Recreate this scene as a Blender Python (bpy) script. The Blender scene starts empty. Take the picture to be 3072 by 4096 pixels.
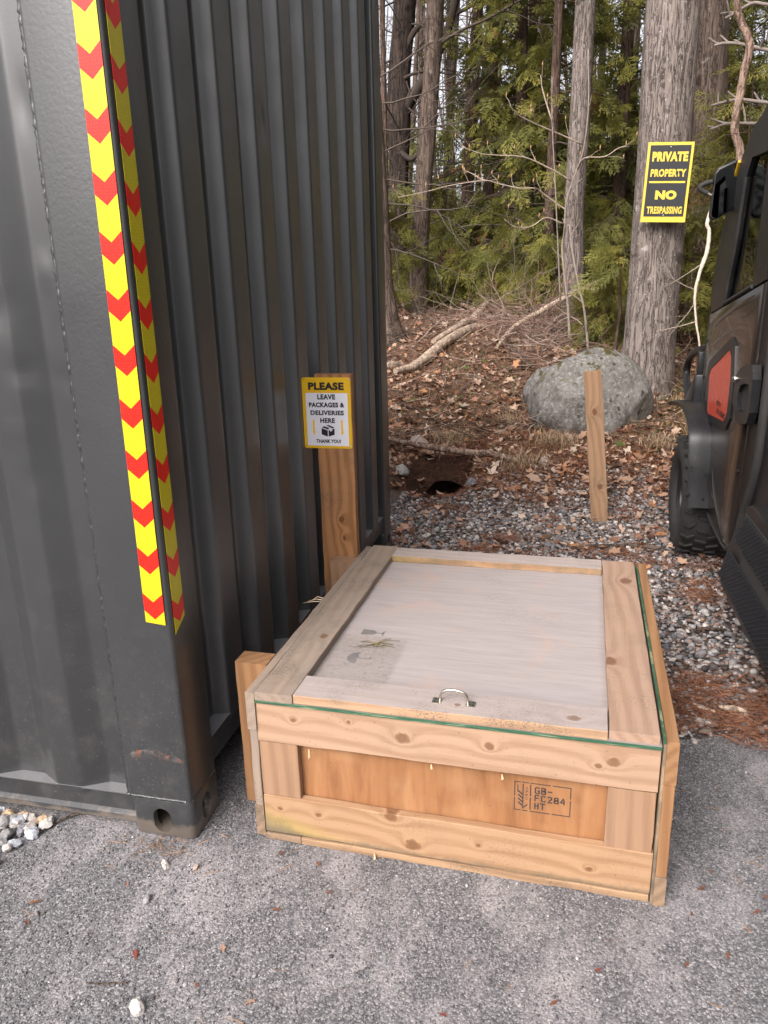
import bpy, bmesh, math, random
import numpy as np
from mathutils import Vector, Matrix

random.seed(7)
rng = np.random.default_rng(11)
R = math.radians
scene = bpy.context.scene
col = scene.collection

# ------------------------------------------------------------------ camera
cam_d = bpy.data.cameras.new('camera')
cam = bpy.data.objects.new('camera', cam_d)
col.objects.link(cam)
cam_d.sensor_fit = 'VERTICAL'
cam_d.sensor_height = 24.0
cam_d.sensor_width = 18.0
cam_d.lens = 24.0 * 3061.8 / 4096.0
cam_d.clip_start = 0.05
cam_d.clip_end = 600.0
YAW, PITCH, ROLL = -0.2343, 0.2898, -0.0254
fw = Vector((math.sin(YAW) * math.cos(PITCH), math.cos(YAW) * math.cos(PITCH), -math.sin(PITCH)))
rt0 = Vector((math.cos(YAW), -math.sin(YAW), 0.0))
up0 = rt0.cross(fw)
rt = math.cos(ROLL) * rt0 + math.sin(ROLL) * up0
up = -math.sin(ROLL) * rt0 + math.cos(ROLL) * up0
m = Matrix((rt, up, -fw)).transposed().to_4x4()
m.translation = Vector((0.9077, -1.5427, 1.4145))
cam.matrix_world = m
scene.camera = cam

# ------------------------------------------------------------------ world and sun (bright overcast)
SUN_EL, SUN_AZ = R(40), R(200)          # azimuth measured from +Y clockwise
world = bpy.data.worlds.new('World')
scene.world = world
world.use_nodes = True
wn = world.node_tree.nodes
wl = world.node_tree.links
wn.clear()
sky = wn.new('ShaderNodeTexSky')
sky.sky_type = 'NISHITA'
sky.sun_disc = False
sky.sun_elevation = SUN_EL
sky.sun_rotation = SUN_AZ
sky.air_density = 1.0
sky.dust_density = 6.0
hs = wn.new('ShaderNodeHueSaturation')
hs.inputs['Saturation'].default_value = 0.22
tint = wn.new('ShaderNodeMix')
tint.data_type = 'RGBA'
tint.blend_type = 'MULTIPLY'
tint.inputs['Factor'].default_value = 1.0
tint.inputs['B'].default_value = (1.0, 0.975, 0.985, 1)
bg = wn.new('ShaderNodeBackground')
bg.inputs['Strength'].default_value = 0.15
wo = wn.new('ShaderNodeOutputWorld')
wl.new(sky.outputs[0], hs.inputs['Color'])
wl.new(hs.outputs[0], tint.inputs['A'])
wl.new(tint.outputs['Result'], bg.inputs['Color'])
wl.new(bg.outputs[0], wo.inputs['Surface'])

sun_d = bpy.data.lights.new('sun', 'SUN')
sun_d.energy = 0.9
sun_d.angle = R(35)
sun_d.color = (1.0, 0.95, 0.9)
sun = bpy.data.objects.new('sun', sun_d)
col.objects.link(sun)
sdir = Vector((math.sin(SUN_AZ) * math.cos(SUN_EL), math.cos(SUN_AZ) * math.cos(SUN_EL), math.sin(SUN_EL)))
sun.rotation_euler = sdir.to_track_quat('Z', 'Y').to_euler()

scene.view_settings.view_transform = 'Standard'
scene.view_settings.look = 'None'
scene.view_settings.exposure = 1.15
scene.view_settings.gamma = 1.0
scene.view_settings.use_curve_mapping = False
scene.render.engine = 'CYCLES'
scene.cycles.max_bounces = 5
scene.cycles.transparent_max_bounces = 8
scene.cycles.use_denoising = True

# ================================================================== helpers
def tag(o, label=None, cat=None, group=None, kind=None):
    if label: o['label'] = label
    if cat: o['category'] = cat
    if group: o['group'] = group
    if kind: o['kind'] = kind
    return o

def empty(name, loc=(0, 0, 0), rz=0.0, label=None, cat=None, group=None):
    o = bpy.data.objects.new(name, None)
    o.empty_display_size = 0.1
    o.location = loc
    o.rotation_euler = (0, 0, rz)
    col.objects.link(o)
    return tag(o, label, cat, group)

def link(name, me, mats, parent=None, loc=(0, 0, 0), rot=(0, 0, 0), smooth=None):
    o = bpy.data.objects.new(name, me)
    for mt in (mats if isinstance(mats, (list, tuple)) else [mats]):
        if mt is not None: me.materials.append(mt)
    o.location = loc
    o.rotation_euler = rot
    if parent is not None: o.parent = parent
    col.objects.link(o)
    if smooth is not None:
        me.polygons.foreach_set('use_smooth', [True] * len(me.polygons))
        if smooth < 3: me.set_sharp_from_angle(angle=smooth)
    return o

def bm_obj(name, bm, mats, parent=None, loc=(0, 0, 0), rot=(0, 0, 0), smooth=None):
    bmesh.ops.recalc_face_normals(bm, faces=bm.faces)
    me = bpy.data.meshes.new(name)
    bm.to_mesh(me)
    bm.free()
    return link(name, me, mats, parent, loc, rot, smooth)

def bm_box(bm, lo, hi):
    x0, y0, z0 = lo
    x1, y1, z1 = hi
    v = [bm.verts.new(c) for c in ((x0, y0, z0), (x1, y0, z0), (x1, y1, z0), (x0, y1, z0),
                                   (x0, y0, z1), (x1, y0, z1), (x1, y1, z1), (x0, y1, z1))]
    fs = []
    for q in ((0, 3, 2, 1), (4, 5, 6, 7), (0, 1, 5, 4), (1, 2, 6, 5), (2, 3, 7, 6), (3, 0, 4, 7)):
        fs.append(bm.faces.new([v[i] for i in q]))
    return v, fs

def box(name, lo, hi, mat, parent=None, bevel=0.0, seg=2, **k):
    bm = bmesh.new()
    bm_box(bm, lo, hi)
    if bevel > 0:
        bmesh.ops.bevel(bm, geom=list(bm.edges), offset=bevel, segments=seg, affect='EDGES', profile=0.5)
    return bm_obj(name, bm, mat, parent, smooth=R(40) if bevel > 0 else None, **k)

def prism_bm(poly, a0, a1, axis='x', bevel=0.0, seg=2):
    """extrude a polygon: axis 'x' takes (y,z) points, 'y' takes (x,z), 'z' takes (x,y)"""
    bm = bmesh.new()
    def P(q, a):
        return (a, q[0], q[1]) if axis == 'x' else ((q[0], a, q[1]) if axis == 'y' else (q[0], q[1], a))
    A = [bm.verts.new(P(q, a0)) for q in poly]
    B = [bm.verts.new(P(q, a1)) for q in poly]
    bm.faces.new(A)
    bm.faces.new(B[::-1])
    n = len(poly)
    for i in range(n):
        bm.faces.new((A[i], B[i], B[(i + 1) % n], A[(i + 1) % n]))
    bmesh.ops.recalc_face_normals(bm, faces=bm.faces)
    if bevel > 0:
        bmesh.ops.bevel(bm, geom=list(bm.edges), offset=bevel, segments=seg, affect='EDGES', profile=0.5)
    return bm

def prism(name, poly, a0, a1, mat, parent=None, axis='x', bevel=0.0, seg=2, **k):
    return bm_obj(name, prism_bm(poly, a0, a1, axis, bevel, seg), mat, parent, smooth=R(38) if bevel > 0 else None, **k)

def ring_prism(name, outer, inner, a0, a1, mat, parent=None, axis='x', **k):
    """frame between two loops with the same number of points"""
    bm = bmesh.new()
    def P(q, a):
        return (a, q[0], q[1]) if axis == 'x' else ((q[0], a, q[1]) if axis == 'y' else (q[0], q[1], a))
    n = len(outer)
    L = [[bm.verts.new(P(q, a)) for q in lp] for lp in (outer, inner) for a in (a0, a1)]
    o0, o1, i0, i1 = L
    for i in range(n):
        j = (i + 1) % n
        bm.faces.new((o0[i], o0[j], i0[j], i0[i]))
        bm.faces.new((o1[i], i1[i], i1[j], o1[j]))
        bm.faces.new((o0[i], o1[i], o1[j], o0[j]))
        bm.faces.new((i0[i], i0[j], i1[j], i1[i]))
    return bm_obj(name, bm, mat, parent, **k)

class Acc:
    """collects many little pieces into one mesh, with a colour per vertex"""
    def __init__(self):
        self.v, self.f3, self.f4, self.c, self.n = [], [], [], [], 0
    def add(self, v, faces, c):
        v = np.asarray(v, dtype=np.float32).reshape(-1, 3)
        for f in faces:
            f = np.asarray(f, dtype=np.int64)
            if f.size == 0: continue
            (self.f3 if f.shape[1] == 3 else self.f4).append(f + self.n)
        self.v.append(v)
        c = np.asarray(c, dtype=np.float32)
        if c.ndim == 1: c = np.repeat(c[None, :], len(v), 0)
        self.c.append(c)
        self.n += len(v)
    def inst(self, tv, tf, M, T, C):
        """instances: tv (n,3), tf (k,3|4), M (N,3,3), T (N,3), C (N,3)"""
        N, n = len(T), len(tv)
        v = np.einsum('nij,kj->nki', M, tv) + T[:, None, :]
        off = (np.arange(N) * n)[:, None, None]
        f = (tf[None] + off).reshape(-1, tf.shape[1])
        self.add(v.reshape(-1, 3), [f], np.repeat(C, n, 0))
    def mesh(self, name):
        me = bpy.data.meshes.new(name)
        v = np.concatenate(self.v)
        me.vertices.add(len(v))
        me.vertices.foreach_set('co', v.ravel())
        f3 = np.concatenate(self.f3) if self.f3 else np.zeros((0, 3), int)
        f4 = np.concatenate(self.f4) if self.f4 else np.zeros((0, 4), int)
        loops = np.concatenate([f3.ravel(), f4.ravel()]).astype(np.int32)
        me.loops.add(len(loops))
        me.loops.foreach_set('vertex_index', loops)
        st = np.concatenate([np.arange(len(f3)) * 3, len(f3) * 3 + np.arange(len(f4)) * 4]).astype(np.int32)
        me.polygons.add(len(st))
        me.polygons.foreach_set('loop_start', st)
        me.update(calc_edges=True)
        a = me.attributes.new('Col', 'FLOAT_COLOR', 'POINT')
        c = np.concatenate(self.c)
        a.data.foreach_set('color', np.concatenate([c, np.ones((len(c), 1), np.float32)], 1).ravel().astype(np.float32))
        return me
    def obj(self, name, mat, parent=None, smooth=None, **k):
        return link(name, self.mesh(name), mat, parent, smooth=smooth, **k)

def frames(pts):
    pts = np.asarray(pts, float)
    d = np.gradient(pts, axis=0)
    d /= np.linalg.norm(d, axis=1)[:, None] + 1e-9
    ref = np.array([0.0, 0, 1]) if abs(d[0][2]) < 0.9 else np.array([1.0, 0, 0])
    out = []
    s = np.cross(d[0], ref); s /= np.linalg.norm(s)
    for k in range(len(pts)):
        s = s - d[k] * s.dot(d[k]); s /= np.linalg.norm(s) + 1e-9
        out.append((s.copy(), np.cross(d[k], s)))
    return out

def tube(pts, rad, n=6, jit=0.0, cap=True):
    pts = np.asarray(pts, float)
    rad = np.broadcast_to(np.asarray(rad, float), (len(pts),))
    fr = frames(pts)
    a = np.linspace(0, 2 * np.pi, n, endpoint=False)
    V = []
    for k in range(len(pts)):
        r = rad[k] * (1 + (rng.uniform(-jit, jit, n) if jit else 0))
        s, t = fr[k]
        V.append(pts[k] + (np.cos(a) * r)[:, None] * s + (np.sin(a) * r)[:, None] * t)
    V = np.concatenate(V)
    i = np.arange(n); j = (i + 1) % n
    F = np.concatenate([np.stack([k * n + i, k * n + j, (k + 1) * n + j, (k + 1) * n + i], 1) for k in range(len(pts) - 1)])
    F3 = np.zeros((0, 3), int)
    if cap:
        V = np.concatenate([V, pts[[0, -1]]])
        b = len(V)
        F3 = np.concatenate([np.stack([j, i, np.full(n, b - 2)], 1), np.stack([(len(pts) - 1) * n + i, (len(pts) - 1) * n + j, np.full(n, b - 1)], 1)])
    return V, F, F3

def tube_obj(name, pts, rad, mat, parent=None, n=10, smooth=3.2, jit=0.0, color=(1, 1, 1)):
    A = Acc()
    V, F, F3 = tube(pts, rad, n, jit)
    A.add(V, [F, F3], color)
    return A.obj(name, mat, parent, smooth=R(60))

def arc_pts(pts, sub=6):
    """smooth a polyline (Catmull-Rom)"""
    P = np.asarray(pts, float)
    P = np.concatenate([[2 * P[0] - P[1]], P, [2 * P[-1] - P[-2]]])
    out = []
    for i in range(1, len(P) - 2):
        for t in np.linspace(0, 1, sub, endpoint=False):
            a, b, c, d = P[i - 1], P[i], P[i + 1], P[i + 2]
            out.append(0.5 * (2 * b + (c - a) * t + (2 * a - 5 * b + 4 * c - d) * t * t + (3 * b - a - 3 * c + d) * t ** 3))
    out.append(P[-2])
    return np.array(out)

# ------------------------------------------------------------------ text
def text_mesh(s, w, h, bold=0.03):
    cu = bpy.data.curves.new('lettering', 'FONT')
    cu.body = s
    cu.align_x = 'CENTER'
    cu.size = 1.0
    cu.offset = bold
    cu.space_character = 1.08
    cu.resolution_u = 3
    cu.extrude = 0.0
    o = bpy.data.objects.new('lettering', cu)
    col.objects.link(o)
    dg = bpy.context.evaluated_depsgraph_get()
    me = bpy.data.meshes.new_from_object(o.evaluated_get(dg))
    bpy.data.objects.remove(o)
    bpy.data.curves.remove(cu)
    n = len(me.vertices)
    v = np.empty(n * 3, np.float32)
    me.vertices.foreach_get('co', v)
    v = v.reshape(-1, 3)
    lo, hi = v.min(0), v.max(0)
    v[:, 0] = (v[:, 0] - (lo[0] + hi[0]) / 2) / (hi[0] - lo[0]) * w
    v[:, 1] = (v[:, 1] - (lo[1] + hi[1]) / 2) / (hi[1] - lo[1]) * h
    me.vertices.foreach_set('co', v.ravel())
    return me

def text(s, w, h, x, y, mat, parent, z=0.0004, bold=0.03, name='lettering'):
    return link(name, text_mesh(s, w, h, bold), mat, parent, loc=(x, y, z))

def flat(name, polys, mat, parent, z0=0.0, z1=0.0004, loc=(0, 0, 0), rot=(0, 0, 0)):
    """thin raised polygons in the local xy plane"""
    bm = bmesh.new()
    for poly in polys:
        A = [bm.verts.new((q[0], q[1], z0)) for q in poly]
        B = [bm.verts.new((q[0], q[1], z1)) for q in poly]
        bm.faces.new(A); bm.faces.new(B[::-1])
        n = len(poly)
        for i in range(n):
            bm.faces.new((A[i], B[i], B[(i + 1) % n], A[(i + 1) % n]))
    return bm_obj(name, bm, mat, parent, loc, rot)

def rrect(w, h, r, n=5, cx=0, cy=0):
    pts = []
    for sx, sy, a0 in ((1, 1, 0), (-1, 1, 90), (-1, -1, 180), (1, -1, 270)):
        for k in range(n + 1):
            a = R(a0 + 90 * k / n)
            pts.append((cx + sx * (w / 2 - r) + r * math.cos(a), cy + sy * (h / 2 - r) + r * math.sin(a)))
    return pts

def stroke(pts, t):
    """a polyline as separate quads of thickness t"""
    out = []
    for a, b in zip(pts[:-1], pts[1:]):
        a, b = np.array(a, float), np.array(b, float)
        d = (b - a) / (np.linalg.norm(b - a) + 1e-9)
        n = np.array([-d[1], d[0]]) * t / 2
        a = a - d * t * 0.3; b = b + d * t * 0.3
        out.append([tuple(a - n), tuple(b - n), tuple(b + n), tuple(a + n)])
    return out

# ================================================================== materials
def new_mat(name):
    mt = bpy.data.materials.new(name)
    mt.use_nodes = True
    nt = mt.node_tree
    b = nt.nodes['Principled BSDF']
    return mt, nt, b

def N(nt, t, **k):
    n = nt.nodes.new(t)
    for a, v in k.items():
        if hasattr(n, a): setattr(n, a, v)
        else: n.inputs[a.replace('_', ' ')].default_value = v
    return n

def noise(nt, vec, scale, detail=4, rough=0.55, dist=0.0):
    n = nt.nodes.new('ShaderNodeTexNoise')
    n.inputs['Scale'].default_value = scale
    n.inputs['Detail'].default_value = detail
    n.inputs['Roughness'].default_value = rough
    n.inputs['Distortion'].default_value = dist
    if vec is not None: nt.links.new(vec, n.inputs['Vector'])
    return n.outputs['Fac']

def ramp(nt, fac, stops, interp='LINEAR'):
    r = nt.nodes.new('ShaderNodeValToRGB')
    r.color_ramp.interpolation = interp
    e = r.color_ramp.elements
    while len(e) < len(stops): e.new(0.5)
    for k, (p, c) in enumerate(stops):
        e[k].position = p
        e[k].color = (*c, 1) if len(c) == 3 else c
    nt.links.new(fac, r.inputs['Fac'])
    return r.outputs['Color']

def g3(x): return (x, x, x)

def mix(nt, fac, a, b, mode='MIX'):
    n = nt.nodes.new('ShaderNodeMix')
    n.data_type = 'RGBA'
    n.blend_type = mode
    for s, v in (('Factor', fac), ('A', a), ('B', b)):
        if isinstance(v, (int, float)): n.inputs[s].default_value = v
        elif isinstance(v, tuple): n.inputs[s].default_value = (*v, 1) if len(v) == 3 else v
        else: nt.links.new(v, n.inputs[s])
    return n.outputs['Result']

def math_n(nt, op, a, b=None, c=None):
    n = nt.nodes.new('ShaderNodeMath')
    n.operation = op
    for i, v in enumerate((a, b, c)):
        if v is None: continue
        if isinstance(v, (int, float)): n.inputs[i].default_value = v
        else: nt.links.new(v, n.inputs[i])
    return n.outputs[0]

def coords(nt, kind='Object', scale=(1, 1, 1), loc=(0, 0, 0), rand=False):
    t = nt.nodes.new('ShaderNodeTexCoord')
    mp = nt.nodes.new('ShaderNodeMapping')
    mp.inputs['Scale'].default_value = scale
    mp.inputs['Location'].default_value = loc
    nt.links.new(t.outputs[kind], mp.inputs['Vector'])
    if rand:
        oi = nt.nodes.new('ShaderNodeObjectInfo')
        vm = nt.nodes.new('ShaderNodeVectorMath')
        vm.operation = 'MULTIPLY_ADD'
        cb = nt.nodes.new('ShaderNodeCombineXYZ')
        for i in range(3): nt.links.new(oi.outputs['Random'], cb.inputs[i])
        nt.links.new(cb.outputs[0], vm.inputs[0])
        vm.inputs[1].default_value = (37, 53, 71)
        nt.links.new(mp.outputs[0], vm.inputs[2])
        return vm.outputs[0]
    return mp.outputs[0]

def bump(nt, b, h, strength=0.3, dist=0.01):
    n = nt.nodes.new('ShaderNodeBump')
    n.inputs['Strength'].default_value = strength
    n.inputs['Distance'].default_value = dist
    nt.links.new(h, n.inputs['Height'])
    nt.links.new(n.outputs[0], b.inputs['Normal'])

def plain(name, c, rough=0.5, metal=0.0, spec=0.5, nz=0.0, coat=0.0):
    mt, nt, b = new_mat(name)
    b.inputs['Roughness'].default_value = rough
    b.inputs['Metallic'].default_value = metal
    b.inputs['Specular IOR Level'].default_value = spec
    b.inputs['Coat Weight'].default_value = coat
    if nz > 0:
        f = noise(nt, coords(nt), 9, 6, 0.65)
        lo = tuple(x * (1 - nz) for x in c); hi = tuple(min(1, x * (1 + nz)) for x in c)
        nt.links.new(ramp(nt, f, [(0.3, lo), (0.7, hi)]), b.inputs['Base Color'])
        f2 = noise(nt, coords(nt), 160, 3, 0.6)
        bump(nt, b, f2, 0.15, 0.002)
    else:
        b.inputs['Base Color'].default_value = (*c, 1)
    return mt

def vcol_mat(name, rough=0.8, spec=0.2, trans=0.0, nz=0.0):
    mt, nt, b = new_mat(name)
    at = nt.nodes.new('ShaderNodeAttribute')
    at.attribute_name = 'Col'
    c = at.outputs['Color']
    if nz:
        f = noise(nt, coords(nt), 60, 4, 0.6)
        c = mix(nt, 1.0, c, ramp(nt, f, [(0.3, g3(1 - nz)), (0.7, g3(1 + nz))]), 'MULTIPLY')
    nt.links.new(c, b.inputs['Base Color'])
    b.inputs['Roughness'].default_value = rough
    b.inputs['Specular IOR Level'].default_value = spec
    if trans > 0:
        tr = nt.nodes.new('ShaderNodeBsdfTranslucent')
        nt.links.new(c, tr.inputs['Color'])
        ms = nt.nodes.new('ShaderNodeMixShader')
        ms.inputs[0].default_value = trans
        nt.links.new(b.outputs[0], ms.inputs[1])
        nt.links.new(tr.outputs[0], ms.inputs[2])
        nt.links.new(ms.outputs[0], nt.nodes['Material Output'].inputs['Surface'])
    return mt

def wood(name, light, dark, grey=0.0, grey_col=(0.36, 0.32, 0.29), knots=(), dirt=0.25, end_axis=None, seed=0.0, algae=False, contrast=1.0):
    """softwood board; local X runs with the grain, knots = (x, y-or-z, radius) in local metres"""
    mt, nt, b = new_mat(name)
    base = coords(nt, rand=True)
    loc = coords(nt)
    sx = nt.nodes.new('ShaderNodeMapping'); sx.inputs['Scale'].default_value = (1.6, 30, 30)
    nt.links.new(base, sx.inputs['Vector'])
    v = sx.outputs[0]
    sep = nt.nodes.new('ShaderNodeSeparateXYZ'); nt.links.new(loc, sep.inputs[0])
    kd = None
    if knots:
        for (kx, ky, kr, ax) in knots:
            dx = math_n(nt, 'MULTIPLY', math_n(nt, 'SUBTRACT', sep.outputs[0], kx), 0.78)
            dy = math_n(nt, 'SUBTRACT', sep.outputs[ax], ky)
            d = math_n(nt, 'DIVIDE', math_n(nt, 'SQRT', math_n(nt, 'ADD', math_n(nt, 'MULTIPLY', dx, dx), math_n(nt, 'MULTIPLY', dy, dy))), kr)
            kd = d if kd is None else math_n(nt, 'MINIMUM', kd, d)
        wv = nt.nodes.new('ShaderNodeVectorMath'); wv.operation = 'ADD'
        cb = nt.nodes.new('ShaderNodeCombineXYZ')
        push = math_n(nt, 'DIVIDE', 1.1, math_n(nt, 'ADD', math_n(nt, 'MULTIPLY', kd, kd), 1.0))
        nt.links.new(push, cb.inputs[1]); nt.links.new(push, cb.inputs[2])
        nt.links.new(v, wv.inputs[0]); nt.links.new(cb.outputs[0], wv.inputs[1])
        v = wv.outputs[0]
    g1 = noise(nt, v, 1.6, 5, 0.6, 0.25)
    wvx = nt.nodes.new('ShaderNodeTexWave'); wvx.wave_type = 'BANDS'; wvx.bands_direction = 'DIAGONAL'
    wvx.inputs['Scale'].default_value = 0.55; wvx.inputs['Distortion'].default_value = 1.8
    wvx.inputs['Detail'].default_value = 3; wvx.inputs['Detail Scale'].default_value = 1.2
    nt.links.new(v, wvx.inputs['Vector'])
    fx_ = nt.nodes.new('ShaderNodeMapping'); fx_.inputs['Scale'].default_value = (.8, 4.6, 4.6)
    nt.links.new(v, fx_.inputs['Vector'])
    g2 = noise(nt, fx_.outputs[0], 1.6, 4, 0.7, 0.3)
    gr = math_n(nt, 'ADD', math_n(nt, 'ADD', math_n(nt, 'MULTIPLY', g1, 0.42), math_n(nt, 'MULTIPLY', g2, 0.36)), math_n(nt, 'MULTIPLY', wvx.outputs['Fac'], 0.22 * contrast))
    c = ramp(nt, gr, [(0.37, dark), (0.57, light)])
    big = noise(nt, base, 4.0, 3, 0.5)
    c = mix(nt, math_n(nt, 'MULTIPLY', big, 0.35), c, tuple(x * 0.72 for x in light))
    if grey > 0:
        gm = noise(nt, v, 0.5, 5, 0.65)
        gf = ramp(nt, gm, [(0.35, g3(grey * 0.55)), (0.7, g3(grey))])
        fine = ramp(nt, noise(nt, v, 3.0, 6, 0.7), [(0.3, tuple(x * 0.7 for x in grey_col)), (0.75, grey_col)])
        c = mix(nt, gf, c, fine)
    if kd is not None:
        kd = math_n(nt, 'ADD', kd, math_n(nt, 'MULTIPLY', math_n(nt, 'SUBTRACT', noise(nt, loc, 70, 3, 0.6), 0.5), 0.9))
        ring = math_n(nt, 'SINE', math_n(nt, 'ADD', math_n(nt, 'MULTIPLY', kd, 9.0), math_n(nt, 'MULTIPLY', g1, 5.0)))
        kc = ramp(nt, ring, [(0.0, (dark[0] * .46, dark[1] * .36, dark[2] * .30)), (1.0, (dark[0] * .66, dark[1] * .55, dark[2] * .46))])
        kf = ramp(nt, math_n(nt, 'ADD', kd, math_n(nt, 'MULTIPLY', g1, 0.3)), [(0.78, g3(0.92)), (1.1, g3(0.0))])
        c = mix(nt, kf, c, kc)
        halo = ramp(nt, kd, [(0.25, g3(0.32)), (0.8, g3(0.0))])
        c = mix(nt, halo, c, tuple(x * 0.8 for x in dark))
    # pin specks and dirt
    sp = noise(nt, base, 130, 2, 0.5)
    c = mix(nt, ramp(nt, sp, [(0.70, g3(0)), (0.76, g3(0.6))]), c, (0.10, 0.06, 0.04))
    dt = noise(nt, base, 7, 8, 0.75)
    c = mix(nt, ramp(nt, dt, [(0.52, g3(0)), (0.78, g3(dirt * .7))]), c, (0.10, 0.085, 0.07))
    mold = math_n(nt, 'MULTIPLY', ramp(nt, noise(nt, base, 6.5, 3, 0.6), [(0.50, g3(0)), (0.66, g3(1))]), ramp(nt, noise(nt, base, 190, 5, 0.8), [(0.50, g3(0)), (0.60, g3(min(1, dirt * 1.1)))]))
    c = mix(nt, mold, c, (0.075, 0.062, 0.05))
    if algae:
        nz_ = noise(nt, loc, 8, 7, 0.75)
        xs_ = math_n(nt, 'ADD', math_n(nt, 'MULTIPLY', sep.outputs[0], 1.0), 0.5)        # 0 at the left end .. 1 at the right
        zs_ = math_n(nt, 'ADD', math_n(nt, 'MULTIPLY', sep.outputs[2], 8.0), 0.5)        # 0 at the lower edge .. 1 at the upper
        gl_ = math_n(nt, 'ADD', math_n(nt, 'ADD', math_n(nt, 'MULTIPLY', xs_, 1.6), math_n(nt, 'MULTIPLY', zs_, 0.75)), math_n(nt, 'MULTIPLY', nz_, 0.45))
        c = mix(nt, ramp(nt, gl_, [(0.45, g3(0.55)), (0.80, g3(0.0))]), c, (0.33, 0.27, 0.05))
        gd_ = math_n(nt, 'ADD', math_n(nt, 'ADD', math_n(nt, 'MULTIPLY', xs_, 2.6), math_n(nt, 'MULTIPLY', zs_, 0.55)), math_n(nt, 'MULTIPLY', nz_, 0.5))
        c = mix(nt, ramp(nt, gd_, [(0.42, g3(0.85)), (0.62, g3(0.0))]), c, (0.13, 0.105, 0.085))
        le_ = math_n(nt, 'ADD', zs_, math_n(nt, 'MULTIPLY', nz_, 0.5))
        c = mix(nt, ramp(nt, le_, [(0.30, g3(0.8)), (0.42, g3(0.0))]), c, (0.15, 0.115, 0.075))
    nt.links.new(c, b.inputs['Base Color'])
    b.inputs['Roughness'].default_value = 0.78
    b.inputs['Specular IOR Level'].default_value = 0.25
    bump(nt, b, math_n(nt, 'ADD', gr, math_n(nt, 'MULTIPLY', noise(nt, v, 6, 4, 0.7), 0.5)), 0.35, 0.0025)
    return mt

def paint_mat(name, c, rough=0.36, orange=1.0):
    mt, nt, b = new_mat(name)
    v = nt.nodes.new('ShaderNodeNewGeometry').outputs['Position']
    f = noise(nt, v, 2.2, 6, 0.6)
    cc = ramp(nt, f, [(0.3, tuple(x * 0.93 for x in c)), (0.7, tuple(x * 1.07 for x in c))])
    # pale splashes of dust near the ground and specks
    sep = nt.nodes.new('ShaderNodeSeparateXYZ'); nt.links.new(v, sep.inputs[0])
    sp = noise(nt, v, 210, 2, 0.5)
    low = ramp(nt, sep.outputs[2], [(0.02, g3(0.9)), (0.9, g3(0.0))])
    spk = math_n(nt, 'MULTIPLY', ramp(nt, sp, [(0.68, g3(0)), (0.74, g3(0.5))]), low)
    cc = mix(nt, spk, cc, (0.30, 0.28, 0.26))
    dust = math_n(nt, 'MULTIPLY', ramp(nt, noise(nt, v, 12, 8, 0.75), [(0.5, g3(0)), (0.75, g3(0.22))]), low)
    cc = mix(nt, dust, cc, (0.22, 0.20, 0.18))
    mud = ramp(nt, math_n(nt, 'SUBTRACT', sep.outputs[2], math_n(nt, 'MULTIPLY', noise(nt, v, 14, 5, 0.65), 0.075)), [(-0.045, g3(0.75)), (0.012, g3(0.0))])
    cc = mix(nt, mud, cc, (0.13, 0.105, 0.085))
    nt.links.new(cc, b.inputs['Base Color'])
    b.inputs['Roughness'].default_value = rough
    rr = ramp(nt, noise(nt, v, 5, 5, 0.6), [(0.3, g3(rough * 0.8)), (0.7, g3(rough * 1.15))])
    nt.links.new(rr, b.inputs['Roughness'])
    b.inputs['Specular IOR Level'].default_value = 0.6
    b.inputs['Coat Weight'].default_value = 0.25
    b.inputs['Coat Roughness'].default_value = 0.22
    h = math_n(nt, 'ADD', noise(nt, v, 120, 3, 0.5), math_n(nt, 'MULTIPLY', noise(nt, v, 9, 3, 0.5), .4))
    bump(nt, b, h, 0.12 * orange, 0.004)
    return mt

M = {}
M['container'] = paint_mat('container_paint', (0.031, 0.0322, 0.0335), 0.34, 0.3)
M['end_paint_lit'] = paint_mat('end_wall_paint_lit', (0.044, 0.0455, 0.048), 0.38, 0.3)  # same container paint, colour raised to stand in for light on the end wall
M['end_paint_lit'].node_tree.nodes['Principled BSDF'].inputs['Specular IOR Level'].default_value = 0.85
M['end_paint_lit'].node_tree.nodes['Principled BSDF'].inputs['Coat Weight'].default_value = 0.08
M['weld'] = paint_mat('weld_paint', (0.022, 0.022, 0.023), 0.5, 2.0)

def rust_post():
    mt = paint_mat('post_paint', (0.031, 0.0322, 0.0335), 0.36, 1.1)
    nt = mt.node_tree; b = nt.nodes['Principled BSDF']
    v = coords(nt)
    sep = nt.nodes.new('ShaderNodeSeparateXYZ'); nt.links.new(v, sep.inputs[0])
    b.inputs['Coat Weight'].default_value = 0.2
    old = b.inputs['Base Color'].links[0].from_socket
    # scuffed arc where something rubbed the paint off
    xx = math_n(nt, 'ADD', sep.outputs[0], 0.095)
    zz = math_n(nt, 'ADD', math_n(nt, 'SUBTRACT', sep.outputs[2], 0.262), math_n(nt, 'MULTIPLY', math_n(nt, 'MULTIPLY', xx, xx), 3.0))
    nz = noise(nt, v, 38, 7, 0.75)
    band = math_n(nt, 'ADD', math_n(nt, 'MULTIPLY', zz, 15.0), math_n(nt, 'MULTIPLY', nz, .8))
    f = ramp(nt, band, [(0.0, g3(0)), (0.05, g3(0.0)), (0.28, g3(0.45)), (0.42, g3(1.0)), (0.46, g3(0.0))])
    side = ramp(nt, math_n(nt, 'ABSOLUTE', xx), [(0.07, g3(1)), (0.085, g3(0))])
    gate = ramp(nt, noise(nt, v, 60, 4, 0.7), [(0.42, g3(0)), (0.6, g3(1))])
    rc = ramp(nt, noise(nt, v, 26, 4, 0.6), [(0.50, (0.13, 0.115, 0.105)), (0.62, (0.26, 0.075, 0.03))])
    c = mix(nt, math_n(nt, 'MULTIPLY', math_n(nt, 'MULTIPLY', f, side), gate), old, rc)
    nt.links.new(c, b.inputs['Base Color'])
    return mt
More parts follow.
